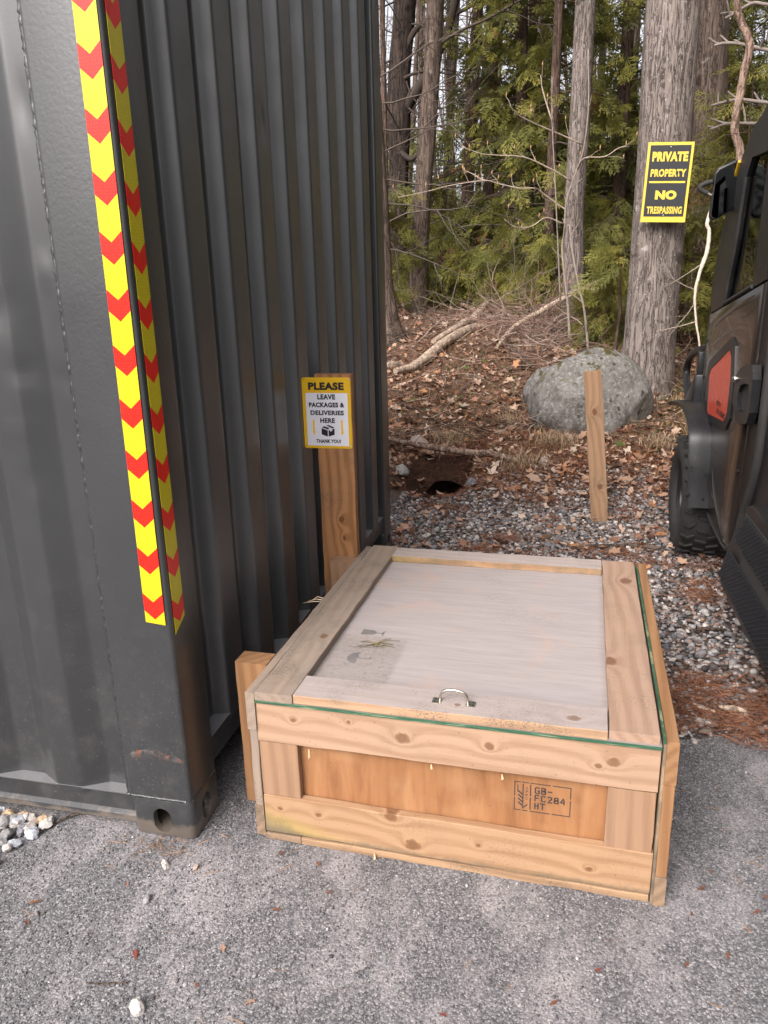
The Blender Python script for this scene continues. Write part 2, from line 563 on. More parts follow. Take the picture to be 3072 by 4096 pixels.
M['post'] = rust_post()
M['ledge_pale'] = paint_mat('pale_ledge', (0.15, 0.15, 0.155), 0.45, 3.0)
M['black'] = plain('black_plastic', (0.011, 0.011, 0.0125), 0.36, spec=.28, nz=0.2)
M['rubber'] = plain('rubber', (0.030, 0.029, 0.028), 0.65, spec=.25, nz=0.3)
M['dark'] = plain('dark_cavity', (0.02, 0.019, 0.018), 0.9)
M['rim'] = plain('rim_metal', (0.035, 0.036, 0.040), 0.32, 0.6)
M['steel'] = plain('zinc_steel', (0.55, 0.52, 0.44), 0.28, 1.0)
M['brown_paint'] = plain('brown_vehicle_paint', (0.018, 0.0135, 0.011), 0.22, 0.0, 0.45, nz=0.1, coat=0.35)
for k_ in ('black',):
    nt_ = M[k_].node_tree; b_ = nt_.nodes['Principled BSDF']; old_ = b_.inputs['Base Color'].links[0].from_socket
    v_ = coords(nt_)
    d1_ = ramp(nt_, noise(nt_, v_, 5, 8, .72), [(0.46, g3(0)), (0.74, g3(0.20))])
    d2_ = ramp(nt_, noise(nt_, v_, 130, 2, .5), [(0.69, g3(0)), (0.73, g3(0.5))])
    c_ = mix(nt_, d1_, old_, (.085, .072, .06)); c_ = mix(nt_, d2_, c_, (.14, .125, .11))
    nt_.links.new(c_, b_.inputs['Base Color'])
M['orange'] = None
def orange_mat():
    mt, nt, b = new_mat('orange_red_panel')
    v = coords(nt)
    s = nt.nodes.new('ShaderNodeMapping'); s.inputs['Scale'].default_value = (1, 9, 3); nt.links.new(v, s.inputs[0])
    f = noise(nt, s.outputs[0], 7, 5, 0.6, 1.0)
    nt.links.new(ramp(nt, f, [(0.35, (0.42, 0.035, 0.015)), (0.62, (0.62, 0.085, 0.045)), (0.75, (0.66, 0.16, 0.10))]), b.inputs['Base Color'])
    b.inputs['Roughness'].default_value = 0.3
    bump(nt, b, f, 0.2, 0.004)
    return mt
M['orange'] = orange_mat()
M['mirror'] = plain('mirror_glass', (0.035, 0.038, 0.04), 0.03, 1.0)

def glass_mat():
    mt, nt, b = new_mat('tinted_window_glass')
    nt.nodes.remove(b)
    out = nt.nodes['Material Output']
    fr = nt.nodes.new('ShaderNodeFresnel'); fr.inputs[0].default_value = 1.5
    tr = nt.nodes.new('ShaderNodeBsdfTransparent'); tr.inputs[0].default_value = (0.74, 0.79, 0.74, 1)
    gl = nt.nodes.new('ShaderNodeBsdfGlossy'); gl.inputs['Roughness'].default_value = 0.02
    ms = nt.nodes.new('ShaderNodeMixShader')
    nt.links.new(fr.outputs[0], ms.inputs[0]); nt.links.new(tr.outputs[0], ms.inputs[1]); nt.links.new(gl.outputs[0], ms.inputs[2])
    nt.links.new(ms.outputs[0], out.inputs['Surface'])
    return mt
M['glass'] = glass_mat()

def tape_mat(name, c, c2):
    mt, nt, b = new_mat(name)
    v = coords(nt, scale=(1, 1, 1))
    vo = nt.nodes.new('ShaderNodeTexVoronoi'); vo.inputs['Scale'].default_value = 150; vo.distance = 'CHEBYCHEV'
    vo.inputs['Randomness'].default_value = 0.25
    nt.links.new(v, vo.inputs['Vector'])
    cc = ramp(nt, vo.outputs['Distance'], [(0.22, c2), (0.36, c)])
    cc = mix(nt, ramp(nt, noise(nt, coords(nt), 30, 6, .75), [(0.52, g3(0)), (0.8, g3(0.35))]), cc, tuple(x * .45 for x in c))
    nt.links.new(cc, b.inputs['Base Color'])
    b.inputs['Roughness'].default_value = 0.3
    b.inputs['Specular IOR Level'].default_value = 0.3
    bump(nt, b, vo.outputs['Distance'], 0.1, 0.001)
    return mt
M['tape_y'] = tape_mat('reflective_yellow', (0.48, 0.40, 0.010), (0.55, 0.47, 0.025))
M['tape_r'] = tape_mat('reflective_red', (0.62, 0.014, 0.008), (0.68, 0.028, 0.016))
M['sign_y'] = plain('sign_yellow', (0.62, 0.37, 0.012), 0.35)
M['sign_w'] = plain('sign_white', (0.64, 0.64, 0.69), 0.35)
M['ink'] = plain('sign_black_ink', (0.010, 0.010, 0.013), 0.4)
M['sign_y2'] = plain('sign_warm_yellow', (0.60, 0.43, 0.045), 0.5)
M['sign_k'] = plain('sign_black', (0.010, 0.010, 0.012), 0.55)
M['stencil'] = plain('stencil_ink', (0.035, 0.030, 0.028), 0.85)
M['stencil_faded'] = plain('faded_stencil_ink', (0.14, 0.125, 0.12), 0.85, nz=0.3)
M['arrow_y'] = plain('arrow_yellow', (0.80, 0.45, 0.03), 0.35)

M['leafy'] = vcol_mat('foliage', 0.6, 0.3, 0.42)
M['litter'] = vcol_mat('leaf_litter', 0.85, 0.15, 0.1)
M['stone'] = vcol_mat('gravel_stone', 0.8, 0.25, nz=0.22)
M['twig'] = vcol_mat('twig_bark', 0.85, 0.15, nz=0.25)

def bark(name, light, dark, spots=(0.42, 0.40, 0.37), vs=9.0, moss=0.0, spot_amt=0.7, patch=0.6):
    mt, nt, b = new_mat(name)
    g = coords(nt)
    st = nt.nodes.new('ShaderNodeMapping'); st.inputs['Scale'].default_value = (vs, vs, vs * 0.13); nt.links.new(g, st.inputs[0])
    v = st.outputs[0]
    f1 = noise(nt, v, 2.6, 8, 0.7, 0.6)
    c = ramp(nt, f1, [(0.34, dark), (0.5, tuple((a + d) / 2 for a, d in zip(light, dark))), (0.68, light)])
    fis = noise(nt, v, 2.4, 5, 0.6, 0.9)
    ff = ramp(nt, math_n(nt, 'ABSOLUTE', math_n(nt, 'SUBTRACT', fis, 0.5)), [(0.0, g3(0.85)), (0.045, g3(0.0))])
    c = mix(nt, ff, c, tuple(x * 0.35 for x in dark))
    pt = noise(nt, g, 4.5, 5, 0.6)
    c = mix(nt, ramp(nt, pt, [(0.62, g3(0)), (0.68, g3(patch * 1.2))]), c, tuple(x * 0.28 for x in dark))
    sp = noise(nt, g, 48, 4, 0.65)
    c = mix(nt, ramp(nt, sp, [(0.61, g3(0)), (0.67, g3(spot_amt))]), c, spots)
    c = mix(nt, ramp(nt, noise(nt, g, 7, 3, 0.55), [(0.69, g3(0)), (0.72, g3(spot_amt * .8))]), c, spots)
    if moss:
        sep = nt.nodes.new('ShaderNodeSeparateXYZ'); nt.links.new(g, sep.inputs[0])
        c = mix(nt, math_n(nt, 'MULTIPLY', ramp(nt, noise(nt, g, 7, 5, 0.7), [(0.5, g3(0)), (0.65, g3(moss))]), 1.0), c, (0.09, 0.10, 0.03))
    nt.links.new(c, b.inputs['Base Color'])
    b.inputs['Roughness'].default_value = 0.9
    b.inputs['Specular IOR Level'].default_value = 0.15
    h = math_n(nt, 'SUBTRACT', f1, math_n(nt, 'MULTIPLY', ff, 0.6))
    bump(nt, b, h, 0.7, 0.02)
    return mt
M['bark_grey'] = bark('grey_maple_bark', (0.27, 0.225, 0.20), (0.11, 0.088, 0.077), vs=12.0)
M['bark_brown'] = bark('brown_bark', (0.17, 0.125, 0.10), (0.06, 0.043, 0.034), spot_amt=0.3)
M['bark_dark'] = bark('dark_bark', (0.075, 0.055, 0.045), (0.022, 0.016, 0.014), spots=(0.12, 0.10, 0.09), spot_amt=0.3)
M['bark_cedar'] = bark('cedar_bark', (0.16, 0.105, 0.078), (0.05, 0.033, 0.026), vs=14, spot_amt=0.2)
M['bark_pale'] = bark('pale_dead_wood', (0.62, 0.49, 0.38), (0.36, 0.26, 0.19), spots=(0.5, 0.45, 0.38), spot_amt=0.5, patch=0.35)
M['bark_birch'] = bark('peeling_birch_bark', (0.40, 0.29, 0.22), (0.17, 0.10, 0.075), spots=(0.6, 0.55, 0.5), spot_amt=0.85)

def asphalt_mat():
    mt, nt, b = new_mat('worn_asphalt')
    v = coords(nt)
    nzv = nt.nodes.new('ShaderNodeTexNoise'); nzv.inputs['Scale'].default_value = 60; nt.links.new(v, nzv.inputs['Vector'])
    wp = nt.nodes.new('ShaderNodeMix'); wp.data_type = 'VECTOR'; wp.inputs['Factor'].default_value = 0.003
    nt.links.new(v, wp.inputs['A']); nt.links.new(nzv.outputs['Color'], wp.inputs['B'])
    vw = wp.outputs['Result']
    def vor(scale, feat='F1'):
        n = nt.nodes.new('ShaderNodeTexVoronoi'); n.inputs['Scale'].default_value = scale; n.feature = feat
        nt.links.new(vw, n.inputs['Vector']); return n
    v1, v2 = vor(185), vor(330)
    sc = nt.nodes.new('ShaderNodeSeparateColor'); nt.links.new(v1.outputs['Color'], sc.inputs[0])
    sc2 = nt.nodes.new('ShaderNodeSeparateColor'); nt.links.new(v2.outputs['Color'], sc2.inputs[0])
    chip = ramp(nt, sc.outputs[0], [(0.0, (0.066, 0.065, 0.070)), (0.40, (0.125, 0.121, 0.128)), (0.8, (0.20, 0.192, 0.198)), (0.93, (0.24, 0.23, 0.232)), (1.0, (0.31, 0.30, 0.298))])
    fine = ramp(nt, sc2.outputs[1], [(0.0, (0.06, 0.059, 0.062)), (0.7, (0.16, 0.154, 0.157)), (1.0, (0.32, 0.305, 0.30))])
    c = mix(nt, ramp(nt, sc.outputs[1], [(0.45, g3(0)), (0.55, g3(1))]), chip, fine)
    edge = ramp(nt, v1.outputs['Distance'], [(0.5, g3(0)), (0.8, g3(0.45))])
    c = mix(nt, edge, c, (0.035, 0.033, 0.035))
    # pale dusty patches worn into the surface, drawn out along the driveway
    st = nt.nodes.new('ShaderNodeMapping'); st.inputs['Scale'].default_value = (1.5, 0.9, 1); st.inputs['Rotation'].default_value = (0, 0, R(-25)); nt.links.new(v, st.inputs[0])
    pn = noise(nt, st.outputs[0], 2.3, 9, 0.72)
    pm = ramp(nt, pn, [(0.49, g3(0)), (0.66, g3(0.9))])
    grit = ramp(nt, noise(nt, v, 170, 4, 0.7), [(0.38, g3(0.15)), (0.58, g3(1))])
    c = mix(nt, math_n(nt, 'MULTIPLY', pm, grit), c, (0.36, 0.33, 0.33))
    dk = ramp(nt, noise(nt, v, 1.1, 5, 0.6), [(0.30, g3(0.85)), (0.65, g3(1.15))])
    c = mix(nt, 1.0, c, dk, 'MULTIPLY')
    nt.links.new(c, b.inputs['Base Color'])
    b.inputs['Roughness'].default_value = 0.9
    b.inputs['Specular IOR Level'].default_value = 0.25
    h = math_n(nt, 'ADD', math_n(nt, 'MULTIPLY', v1.outputs['Distance'], -1.0), math_n(nt, 'MULTIPLY', v2.outputs['Distance'], -0.5))
    bump(nt, b, h, 0.5, 0.0028)
    return mt
M['asphalt'] = asphalt_mat()

def ground_mat():
    mt, nt, b = new_mat('gravel_and_forest_soil')
    v = coords(nt)
    sep = nt.nodes.new('ShaderNodeSeparateXYZ'); nt.links.new(v, sep.inputs[0])
    f = noise(nt, v, 9, 8, 0.7)
    gravel = ramp(nt, noise(nt, v, 60, 5, 0.7), [(0.35, (0.055, 0.040, 0.034)), (0.65, (0.16, 0.14, 0.13))])
    duff = ramp(nt, noise(nt, v, 24, 8, 0.75), [(0.3, (0.05, 0.030, 0.021)), (0.55, (0.14, 0.085, 0.058)), (0.75, (0.28, 0.185, 0.13))])
    yb = ramp(nt, math_n(nt, 'ADD', sep.outputs[1], math_n(nt, 'MULTIPLY', f, 0.8)), [(0.0, g3(0)), (1.0, g3(1))])
    nt.nodes[-1].color_ramp.elements[0].position = 0.0
    mr = nt.nodes.new('ShaderNodeMapRange'); mr.inputs['From Min'].default_value = 3.7; mr.inputs['From Max'].default_value = 4.0
    nt.links.new(math_n(nt, 'ADD', sep.outputs[1], math_n(nt, 'MULTIPLY', f, 0.7)), mr.inputs['Value'])
    c = mix(nt, mr.outputs[0], gravel, duff)
    # bare red-brown earth in the burrow
    dx = math_n(nt, 'SUBTRACT', sep.outputs[0], 0.05)
    dy = math_n(nt, 'MULTIPLY', math_n(nt, 'SUBTRACT', sep.outputs[1], 3.82), 0.62)
    d = math_n(nt, 'SQRT', math_n(nt, 'ADD', math_n(nt, 'MULTIPLY', dx, dx), math_n(nt, 'MULTIPLY', dy, dy)))
    earth = ramp(nt, noise(nt, v, 30, 6, 0.7), [(0.35, (0.040, 0.021, 0.015)), (0.7, (0.105, 0.056, 0.038))])
    c = mix(nt, ramp(nt, d, [(0.27, g3(1)), (0.36, g3(0))]), c, earth)
    nt.links.new(c, b.inputs['Base Color'])
    b.inputs['Roughness'].default_value = 0.95
    b.inputs['Specular IOR Level'].default_value = 0.15
    bump(nt, b, noise(nt, v, 55, 6, 0.75), 0.8, 0.02)
    return mt
M['ground'] = ground_mat()

def rock_mat():
    mt, nt, b = new_mat('lichen_granite')
    v = coords(nt)
    f = noise(nt, v, 5, 8, 0.7)
    c = ramp(nt, f, [(0.3, (0.085, 0.077, 0.07)), (0.5, (0.175, 0.163, 0.146)), (0.7, (0.30, 0.285, 0.262))])
    c = mix(nt, ramp(nt, noise(nt, v, 34, 6, 0.75), [(0.5, g3(0)), (0.68, g3(0.7))]), c, (0.46, 0.45, 0.43))
    c = mix(nt, ramp(nt, noise(nt, v, 21, 5, 0.7), [(0.56, g3(0)), (0.66, g3(0.8))]), c, (0.055, 0.047, 0.042))
    sp_ = nt.nodes.new('ShaderNodeSeparateXYZ'); nt.links.new(v, sp_.inputs[0])
    st_ = math_n(nt, 'MULTIPLY', ramp(nt, math_n(nt, 'ADD', noise(nt, v, 3.0, 5, 0.7), math_n(nt, 'ADD', math_n(nt, 'MULTIPLY', sp_.outputs[2], -.55), math_n(nt, 'MULTIPLY', sp_.outputs[0], -.30))), [(0.46, g3(0)), (0.64, g3(0.85))]), 1.0)
    c = mix(nt, st_, c, (0.06, 0.046, 0.040))
    vo_ = nt.nodes.new('ShaderNodeTexVoronoi'); vo_.inputs['Scale'].default_value = 9; nt.links.new(v, vo_.inputs['Vector'])
    c = mix(nt, ramp(nt, math_n(nt, 'ADD', vo_.outputs['Distance'], math_n(nt, 'MULTIPLY', noise(nt, v, 40, 4, .7), .18)), [(0.22, g3(.85)), (0.27, g3(0))]), c, (0.05, 0.045, 0.03))
    geo = nt.nodes.new('ShaderNodeNewGeometry')
    sep = nt.nodes.new('ShaderNodeSeparateXYZ'); nt.links.new(geo.outputs['Normal'], sep.inputs[0])
    ms = math_n(nt, 'MULTIPLY', ramp(nt, sep.outputs[2], [(0.35, g3(0)), (0.75, g3(1))]), ramp(nt, noise(nt, v, 10, 5, 0.65), [(0.53, g3(0)), (0.58, g3(1))]))
    c = mix(nt, ms, c, (0.075, 0.062, 0.020))
    nt.links.new(c, b.inputs['Base Color'])
    b.inputs['Roughness'].default_value = 0.92
    b.inputs['Specular IOR Level'].default_value = 0.15
    bump(nt, b, math_n(nt, 'ADD', noise(nt, v, 22, 8, 0.75), math_n(nt, 'MULTIPLY', ms, 0.4)), 0.7, 0.02)
    return mt
M['rock'] = rock_mat()

# ================================================================== ground
PY = [-99, 3.3, 3.9, 4.6, 5.6, 7, 8.5, 10, 13, 20, 60, 400]
PZ = [0, 0, .10, .20, .40, .68, .95, 1.14, 1.30, 1.45, 1.6, 2.0]
HX, HY = 0.05, 3.78
def gz(x, y, fine=True):
    x = np.asarray(x, float); y = np.asarray(y, float)
    z = np.interp(y, PY, PZ)
    # keep the profile from kinking
    z = (z + np.interp(y - 0.25, PY, PZ) + np.interp(y + 0.25, PY, PZ)) / 3
    z = np.where(y < 3.0, 0.0, z)
    w = np.clip((y - 3.4) / 1.5, 0, 1)
    z = z + w * (0.05 * np.sin(x * 2.3 + y * 1.1) * np.sin(y * 1.9 - x * 0.7) + 0.025 * np.sin(x * 6.1 + 1.3) * np.sin(y * 5.3))
    # the burrow: a scooped hollow cut back into the foot of the bank
    u = (x - HX) / 0.235; v = (y - HY) / 0.42
    r2 = u * u + v * v + 0.12 * np.sin(5 * np.arctan2(v, u)) * np.sqrt(u * u + v * v)
    dep = np.clip(1 - r2, 0, 1)
    lat = np.clip(1 - u * u - .5 * np.clip(-v, 0, 1) ** 2, 0, 1) ** .5
    s = np.clip((v + 1) / 1.72, 0, 1)
    wall = np.clip((1.0 - v) / .28, 0, 1)
    prof = np.where(np.abs(v) < 1, .36 * s ** 1.1 * np.minimum(1, wall) ** .8 * lat, 0)
    prof = prof * (1 + .10 * np.sin(x * 31) * np.sin(y * 23))
    return z - prof

def grid_lines(segs):
    out = []
    for a, b, s in segs:
        out += list(np.arange(a, b, s))
    out.append(segs[-1][1])
    return np.array(out)
gx = grid_lines([(-150, -20, 13), (-20, -3, 1.0), (-3, -0.35, .08), (-0.35, 0.5, .018), (0.5, 3.6, .08), (3.6, 15, 1.0), (15, 150, 13)])
gy = grid_lines([(-60, -6, 6), (-6, 3.0, .5), (3.0, 3.25, .05), (3.25, 4.45, .018), (4.45, 10, .08), (10, 20, .5), (20, 300, 14)])
X, Y = np.meshgrid(gx, gy, indexing='ij')
Z = gz(X, Y) + np.where(Y > 3.6, rng.normal(0, .006, X.shape), 0)
nx, ny = X.shape
A = Acc()
ii, jj = np.meshgrid(np.arange(nx - 1), np.arange(ny - 1), indexing='ij')
q = (ii * ny + jj).ravel()
quads = np.stack([q, q + ny, q + ny + 1, q + 1], 1)
# the throat of the burrow opens low in its back wall
TX, TY, TZ = .085, 4.02, -.135
fx_, fy_, fz_ = [a.ravel()[quads].mean(1) for a in (X, Y, Z)]
hole_f = (((fx_ - TX) / .115) ** 2 + ((fz_ - TZ) / .070) ** 2 < 1) & (fy_ > 3.86) & (fy_ < 4.3)
A.add(np.stack([X, Y, Z - 0.006], -1).reshape(-1, 3), [quads[~hole_f]], (.1, .1, .1))
tag(A.obj('ground', M['ground'], smooth=3.2), kind='structure')
A = Acc()
V, F, F3 = tube([(TX, 3.90, TZ + .02), (TX, 4.0, TZ), (TX + .02, 4.2, TZ - .06), (TX + .03, 4.5, TZ - .2)], [.16, .15, .13, .10], 18, .08)
V[:, 2] = TZ + (V[:, 2] - TZ) * .75
A.add(V, [F, F3[18:]], (.1, .1, .1))
tag(A.obj('burrow_tunnel', M['ground']), kind='structure')

def asph_edge(x):
    return 0.74 + 0.03 * np.sin(x * 5.1) + 0.02 * np.sin(x * 13.0 + 1) + 0.012 * np.sin(x * 31)
ax_ = grid_lines([(-60, -2, 4), (-2, 4, .03), (4, 60, 4)])
A = Acc()
top = np.stack([ax_, asph_edge(ax_), np.zeros_like(ax_)], 1)
mid = np.stack([ax_, np.full_like(ax_, -1.5), np.zeros_like(ax_)], 1)
bot = np.stack([ax_, np.full_like(ax_, -50.0), np.zeros_like(ax_)], 1)
k = np.arange(len(ax_) - 1); n_ = len(ax_)
A.add(np.concatenate([top, mid, bot]), [np.stack([k + n_, k + n_ + 1, k + 1, k], 1), np.stack([k + 2 * n_, k + 2 * n_ + 1, k + n_ + 1, k + n_], 1)], (.1, .1, .1))
tag(A.obj('driveway', M['asphalt']), kind='structure')

# ================================================================== container
def corr_profile(start, end, pitch, outer, slope, depth, first):
    """profile along a wall: list of (s, depth-in); first = s where the first outer flat begins"""
    pts = [(start, depth)]
    s = first
    while s + outer < end - 0.02:
        if s - slope > start: pts.append((s - slope, depth))
        pts += [(max(s, start), 0.0), (s + outer, 0.0), (s + outer + slope, depth)]
        s += pitch
    pts.append((end, depth))
    return pts

def corr_wall(name, pts, P, z0, z1, mat, parent, dents=(), zn=2, skip=0.0):
    """P(s, d, z) -> xyz; rounded folds"""
    # round the folds: subdivide the profile with small fillets
    q = np.array(pts, float)
    prof = [q[0]]
    for a, b, c in zip(q[:-2], q[1:-1], q[2:]):
        l1 = np.linalg.norm(b - a); l2 = np.linalg.norm(c - b)
        f = min(0.007, l1 * .4, l2 * .4)
        p0 = b + (a - b) / l1 * f; p2 = b + (c - b) / l2 * f
        for t in (0, .33, .67, 1.0):
            prof.append((1 - t) ** 2 * p0 + 2 * t * (1 - t) * b + t * t * p2)
    prof.append(q[-1])
    prof = np.array(prof)
    if zn > 4:
        # extra columns so dents can be shaped
        fine = [prof[0]]
        for a, b in zip(prof[:-1], prof[1:]):
            m_ = max(1, int(np.linalg.norm(b - a) / 0.012))
            for t in range(1, m_ + 1): fine.append(a + (b - a) * t / m_)
        prof = np.array(fine)
    zs = np.linspace(z0, z1, zn)
    V = []
    for z in zs:
        for s, d in prof:
            dd = d
            for (ds, dz, rs, rz, amp) in dents:
                dd += amp * math.exp(-((s - ds) / rs) ** 2 - ((z - dz) / rz) ** 2)
            V.append(P(s, dd, z))
    n = len(prof)
    A = Acc()
    i = np.arange(n - 1)
    F = np.concatenate([np.stack([k * n + i, k * n + i + 1, (k + 1) * n + i + 1, (k + 1) * n + i], 1) for k in range(zn - 1)])
    A.add(V, [F], (1, 1, 1))
    return A.obj(name, mat, parent, smooth=R(50))

CL, CW, CH = 6.058, 2.438, 2.896
cont = empty('shipping_container', (0, 0, 0), 0, 'dark grey corrugated steel shipping container with red and yellow chevron tape on its corner', 'shipping container')
MC = M['container']
# end wall (faces the crate)
pe = corr_profile(0.157, CW - 0.157, 0.252, 0.115, 0.018, 0.050, 0.29)
end_dents = [(0.21, 1.05, .03, .02, -.006), (0.85, 1.9, .02, .05, .006), (0.98, 1.1, .015, .02, -.006), (1.22, .62, .03, .06, .008)]
corr_wall('end_wall', pe, lambda s, d, z: (-0.008 - d, s, z), 0.20, CH - 0.10, M['end_paint_lit'], cont, end_dents, 120)
# long wall (left in the photo); s runs along -x
ps = corr_profile(0.19, CL - 0.19, 0.278, 0.074, 0.066, 0.036, 0.328)
side_dents = [(.36, 1.38, .035, .045, .006), (.315, 1.24, .03, .016, .005), (.35, 1.10, .05, .012, -.003), (.33, .98, .02, .03, .003), (.235, 1.46, .016, .03, -.004), (.232, 1.80, .014, .05, .005), (.228, 1.22, .012, .02, .004)]
corr_wall('side_wall', ps, lambda s, d, z: (-s, 0.004 + d, z), 0.105, CH - 0.10, MC, cont, side_dents, 130)
corr_wall('side_wall', ps, lambda s, d, z: (-s, CW - 0.004 - d, z), 0.105, CH - 0.10, MC, cont)
corr_wall('end_wall', pe, lambda s, d, z: (-CL + 0.008 + d, s, z), 0.20, CH - 0.10, MC, cont)
box('roof', (-CL + .03, .03, CH - .03), (-.03, CW - .03, CH - .012), MC, cont)
box('floor', (-CL + .06, .06, .118), (-.06, CW - .06, .145), M['dark'], cont)
# corner posts (folded steel) and castings
def post_bm(sx, sy):
    x0, x1 = (-0.188, -0.003) if sx > 0 else (-CL + .003, -CL + .188)
    y0, y1 = (0.003, 0.157) if sy < 0 else (CW - .157, CW - .003)
    bm = bmesh.new()
    bm_box(bm, (x0, y0, .116), (x1, y1, CH - .116))
    ve = [e for e in bm.edges if abs(e.verts[0].co.z - e.verts[1].co.z) > 1]
    bmesh.ops.bevel(bm, geom=ve, offset=.011, segments=4, affect='EDGES', profile=.5)
    return bm
for sx in (1, -1):
    for sy in (-1, 1):
        bm_obj('corner_post', post_bm(sx, sy), M['post'], cont, smooth=R(40))

def casting(x0, y0, sx, sy):
    """corner casting with oval handling holes; sx, sy point outwards"""
    lx, ly, lz = .178, .162, .118
    bm = bmesh.new(); bm_box(bm, (-lx / 2, -ly / 2, -lz / 2), (lx / 2, ly / 2, lz / 2))
    ve = [e for e in bm.edges if abs(e.verts[0].co.z - e.verts[1].co.z) > .05]
    bmesh.ops.bevel(bm, geom=ve, offset=.018, segments=4, affect='EDGES', profile=.5)
    he = [e for e in bm.edges if abs(e.verts[0].co.z - e.verts[1].co.z) < .001]
    bmesh.ops.bevel(bm, geom=he, offset=.007, segments=2, affect='EDGES', profile=.5)
    me = bpy.data.meshes.new('corner_casting'); bm.to_mesh(me); bm.free()
    body = link('corner_casting', me, MC)
    cuts = []
    def cutter(bmx):
        bmesh.ops.recalc_face_normals(bmx, faces=bmx.faces)
        m2 = bpy.data.meshes.new('c'); bmx.to_mesh(m2); bmx.free()
        o = bpy.data.objects.new('c', m2); col.objects.link(o); cuts.append(o)
    b1 = bmesh.new(); bm_box(b1, (-lx / 2 + .02, -ly / 2 + .02, -lz / 2 + .018), (lx / 2 - .02, ly / 2 - .02, lz / 2 - .02)); cutter(b1)
    def oval(w, h, cx, cz):
        pts = []
        for k in range(24):
            a = 2 * math.pi * k / 24
            c_, s_ = math.cos(a), math.sin(a)
            r = w / 2
            pts.append((cx + r * c_, cz + r * s_ + (h / 2 - r) * (1 if s_ > 0 else -1)))
        return pts
    cutter(prism_bm(oval(.052, .074, -.002, -.008), -ly, -.01, 'y') if sy < 0 else prism_bm(oval(.052, .074, -.002, -.008), .01, ly, 'y'))
    cutter(prism_bm(oval(.050, .074, -.002 , -.004), .01, lx, 'x') if sx > 0 else prism_bm(oval(.050, .074, .0, -.004), -lx, -.01, 'x'))
    for o in cuts:
        md = body.modifiers.new('b', 'BOOLEAN'); md.operation = 'DIFFERENCE'; md.object = o; md.solver = 'EXACT'
    dg = bpy.context.evaluated_depsgraph_get()
    m3 = bpy.data.meshes.new_from_object(body.evaluated_get(dg))
    m3.name = 'corner_casting'
    for o in cuts + [body]: bpy.data.objects.remove(o)
    m3.polygons.foreach_set('use_smooth', [True] * len(m3.polygons))
    m3.set_sharp_from_angle(angle=R(35))
    o = bpy.data.objects.new('corner_casting', m3); o.location = (x0 - sx * lx / 2, y0 - sy * ly / 2, lz / 2 + .001)
    o.parent = cont; col.objects.link(o)
    if not m3.materials: m3.materials.append(MC)
    return o
castings = []
for (x0, sx) in ((0, 1), (-CL, -1)):
    for (y0, sy) in ((0, -1), (CW, 1)):
        c_ = casting(x0, y0, sx, sy)
        castings.append(c_)
        t_ = c_.copy(); t_.location.z = CH - .06; t_.parent = cont; col.objects.link(t_)
# weld beads
def bead(name, pts, r, parent=cont):
    pts = np.array(pts, float)
    d = np.linalg.norm(pts[-1] - pts[0]); n = int(d / .006)
    P = pts[0] + (pts[-1] - pts[0]) * np.linspace(0, 1, n)[:, None]
    A = Acc(); V, F, F3 = tube(P, r * (1 + .35 * rng.random(n)), 7, .25); A.add(V, [F, F3], (1, 1, 1))
    return A.obj(name, M['weld'], parent, smooth=R(70))
bead('weld_seam', [(-.1915, .020, .105), (-.1915, .020, CH - .1)], .0065)
bead('weld_seam', [(-.180, .004, .118), (-.016, .004, .118)], .0036)
bead('weld_seam', [(-.004, .012, .118), (-.004, .150, .118)], .0036)
bead('weld_seam', [(-.0075, CW - .15, .118), (-.0075, CW - .012, .118)], .005)
# bottom rails
def rail(y, s):
    # channel: web, ledge on top, lip at the bottom
    poly = [(.0, .117), (.010, .112), (.014, .056), (.002, .048), (.000, .034), (.050, .032), (.050, .118), (.044, .1195), (.003, .1195)]
    pts = [((y - q_[0]) if s > 0 else (y + q_[0]), q_[1]) for q_ in poly]
    return prism('bottom_rail', pts, -CL + .17, -.17, MC, cont, axis='x')
rail(0.004, -1); rail(CW - .004, 1)
# ledge faces where the rail shows in front of the recessed wall, paler than the walls
box('rail_ledge', (-2.4, .003, .1200), (-.192, .046, .1212), M['ledge_pale'], cont)
for xx in (-.012, -CL + .072):
    prism('end_sill', [(.162, .135), (CW - .162, .135), (CW - .162, .212), (.162, .212)], xx - .06, xx, MC, cont, axis='x', bevel=.004)
    box('end_header', (xx - .06, .162, CH - .12), (xx, CW - .162, CH - .01), MC, cont)
box('sill_ledge', (-.068, .16, .213), (-.0105, CW - .16, .2145), M['ledge_pale'], cont)
for yy in (.002, CW - .06):
    box('top_rail', (-CL + .17, yy, CH - .1), (-.17, yy + .058, CH - .01), MC, cont)
for x_ in np.arange(-CL + .4, -.3, .6):
    box('cross_member', (x_, .06, .03), (x_ + .045, CW - .06, .117), M['dark'], cont)

